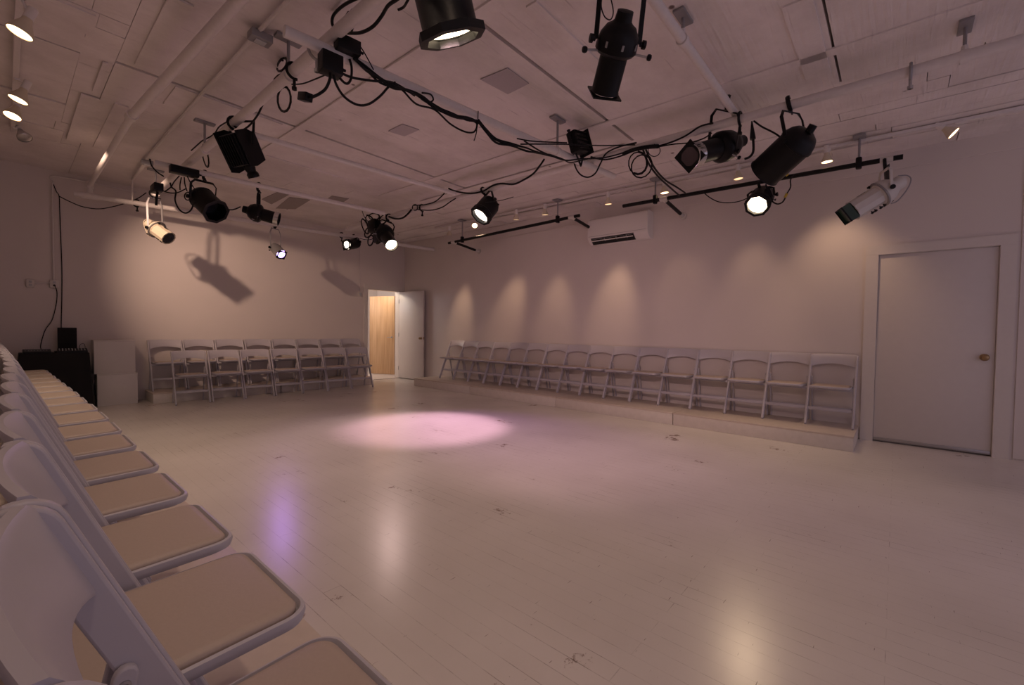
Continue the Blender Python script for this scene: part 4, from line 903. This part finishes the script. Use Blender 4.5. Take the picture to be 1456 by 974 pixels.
# empty clamps and small fittings
def clampthing(p_, label, mat='black', s_=1.):
    t_ = thing('pipe_clamp', p_, label, 'clamp', 'clamps on the lighting grid')
    arc_ = [p_+Vector((math.sin(a_)*.05*s_, 0, math.cos(a_)*.05*s_)) for a_ in [math.radians(q) for q in range(-200, 31, 23)]]
    MB().tube(arc_, .011, 6).build('hook', M[mat], t_)
    MB().tube([p_+Vector((0, 0, -.05*s_)), p_+Vector((0, 0, -.12*s_))], .010, 8).lathe([(0, .018), (.02, .018)], p_+Vector((0, 0, -.12*s_)), (0, 0, 1), 6).build('bolt', M['steel' if mat != 'black' else 'black'], t_)
clampthing(Vector((4.1, -.02, 3.0)), 'small empty clamp on the long white pipe at upper right', 'grey')
clampthing(Vector((4.1, 1.05, 3.0)), 'dark clamp joining the nearest cross pipe to the long white pipe', 'black', 1.1)
clampthing(Vector((4.1, 5.4, 3.0)), 'clamp on the long white pipe beyond the round spotlight', 'black')
clampthing(onback(486), 'clamp on the back pipe beside the small spotlight', 'black')
clampthing(onback(195), 'empty clamp on the back pipe left of the cream spotlight', 'black')
clampthing(Vector((MX, 2.95, MZ)), 'grey clamp joining the cable-wrapped pipe to the thick pipe', 'steel', 1.15)
clampthing(Vector((MX, 3.3, MZ)), 'black clamp on the thick pipe below the first', 'black', 1.1)


# ------------------------------------------------------------------ light
WARM = (1, .72, .46); MAUVE = (1, .74, .72)
lamp_obj('light_top', P(641, 52, y=1.22), (5.2, 3.6, .4), 190, (1, .64, .64), 80, 1, .06)
lamp_obj('light_center', P(683, 309, x=3.94), (3.40, 4.25, 0), 265, (1, .56, .74), 46, .6, .07)
lamp_obj('light_corner', P(558, 351, x=3.96), (2.9, 4.3, 0), 105, (1, .70, .66), 60, 1, .07)
lamp_obj('light_violet', P(400, 364, y=b7.y-.26), (2.7, 2.9, 0), 38, (.50, .24, 1), 60, 1, .05)
lamp_obj('light_small', P(492, 349, y=b8.y-.17), (3.85, 3.2, 0), 330, (.66, .26, 1), 30, 1, .05)
l14 = P(1076, 294, x=5.52)
lamp_obj('light_warm', l14, (4.2, 1.6, 0), 60, WARM, 110, .9, .07)
# track lamps on the wall
for i, (e_, tg, sz) in enumerate(((6, (4.5, -2.5, .5), 60), (11, (6.38, .5, 1.5), 74), (6, (6.38, 1.4, 1.6), 46), (7, (6.38, 2.3, 1.5), 46), (17, (6.38, 3.42, 1.5), 38), (14, (6.38, 4.6, 1.3), 36), (24, (6.38, 5.75, 1.35), 34), (8, (4.5, 3.5, 0), 44), (25, (6.38, 7.05, 1.3), 32))):
    lens = RL[i]; d_ = (Vector(tg)-lens).normalized()
    lamp_obj('track_spot', lens+d_*.03, tg, e_*2.4, (1, .64, .40), sz, 1, .06)
lamp_obj('left_spot', LL_[2]+Vector((.07, .07, -.03)), (2.75, 9.0, 1.75), 300, (1, .66, .48), 58, 1, .05)
for i in (0, 1): lamp_obj('left_spot', LL_[i]+Vector((0, 0, -.03)), (.7, LL_[i].y+.6, 0), 62, (1, .74, .54), 100, 1, .05)
for y_ in (3.0, 1.6, .2): lamp_obj('left_spot', (.09, y_, 3.15), (1.8, y_+.3, 0), 34, (1, .72, .54), 110, 1, .05)
def point(loc, e, col, r=.1):
    L = bpy.data.lights.new('p', 'POINT'); L.energy = e; L.color = col; L.shadow_soft_size = r
    o = bpy.data.objects.new('corridor_light', L); COL.objects.link(o); o.location = loc
point((dx0+.35, 9.75, 2.3), 26, (1, .80, .58))
point((dx0-.5, 10.9, 2.2), 22, (.9, .9, 1))
# added mauve ambient fill, entering where the end behind the camera is left open
wld = bpy.data.worlds.new('world'); bpy.context.scene.world = wld; wld.use_nodes = True
wld.node_tree.nodes['Background'].inputs[0].default_value = (.80, .66, .84, 1); wld.node_tree.nodes['Background'].inputs[1].default_value = .52

vs = bpy.context.scene.view_settings
vs.view_transform = 'Standard'; vs.look = 'None'; vs.gamma = 1; vs.use_curve_mapping = False; vs.exposure = 0.0
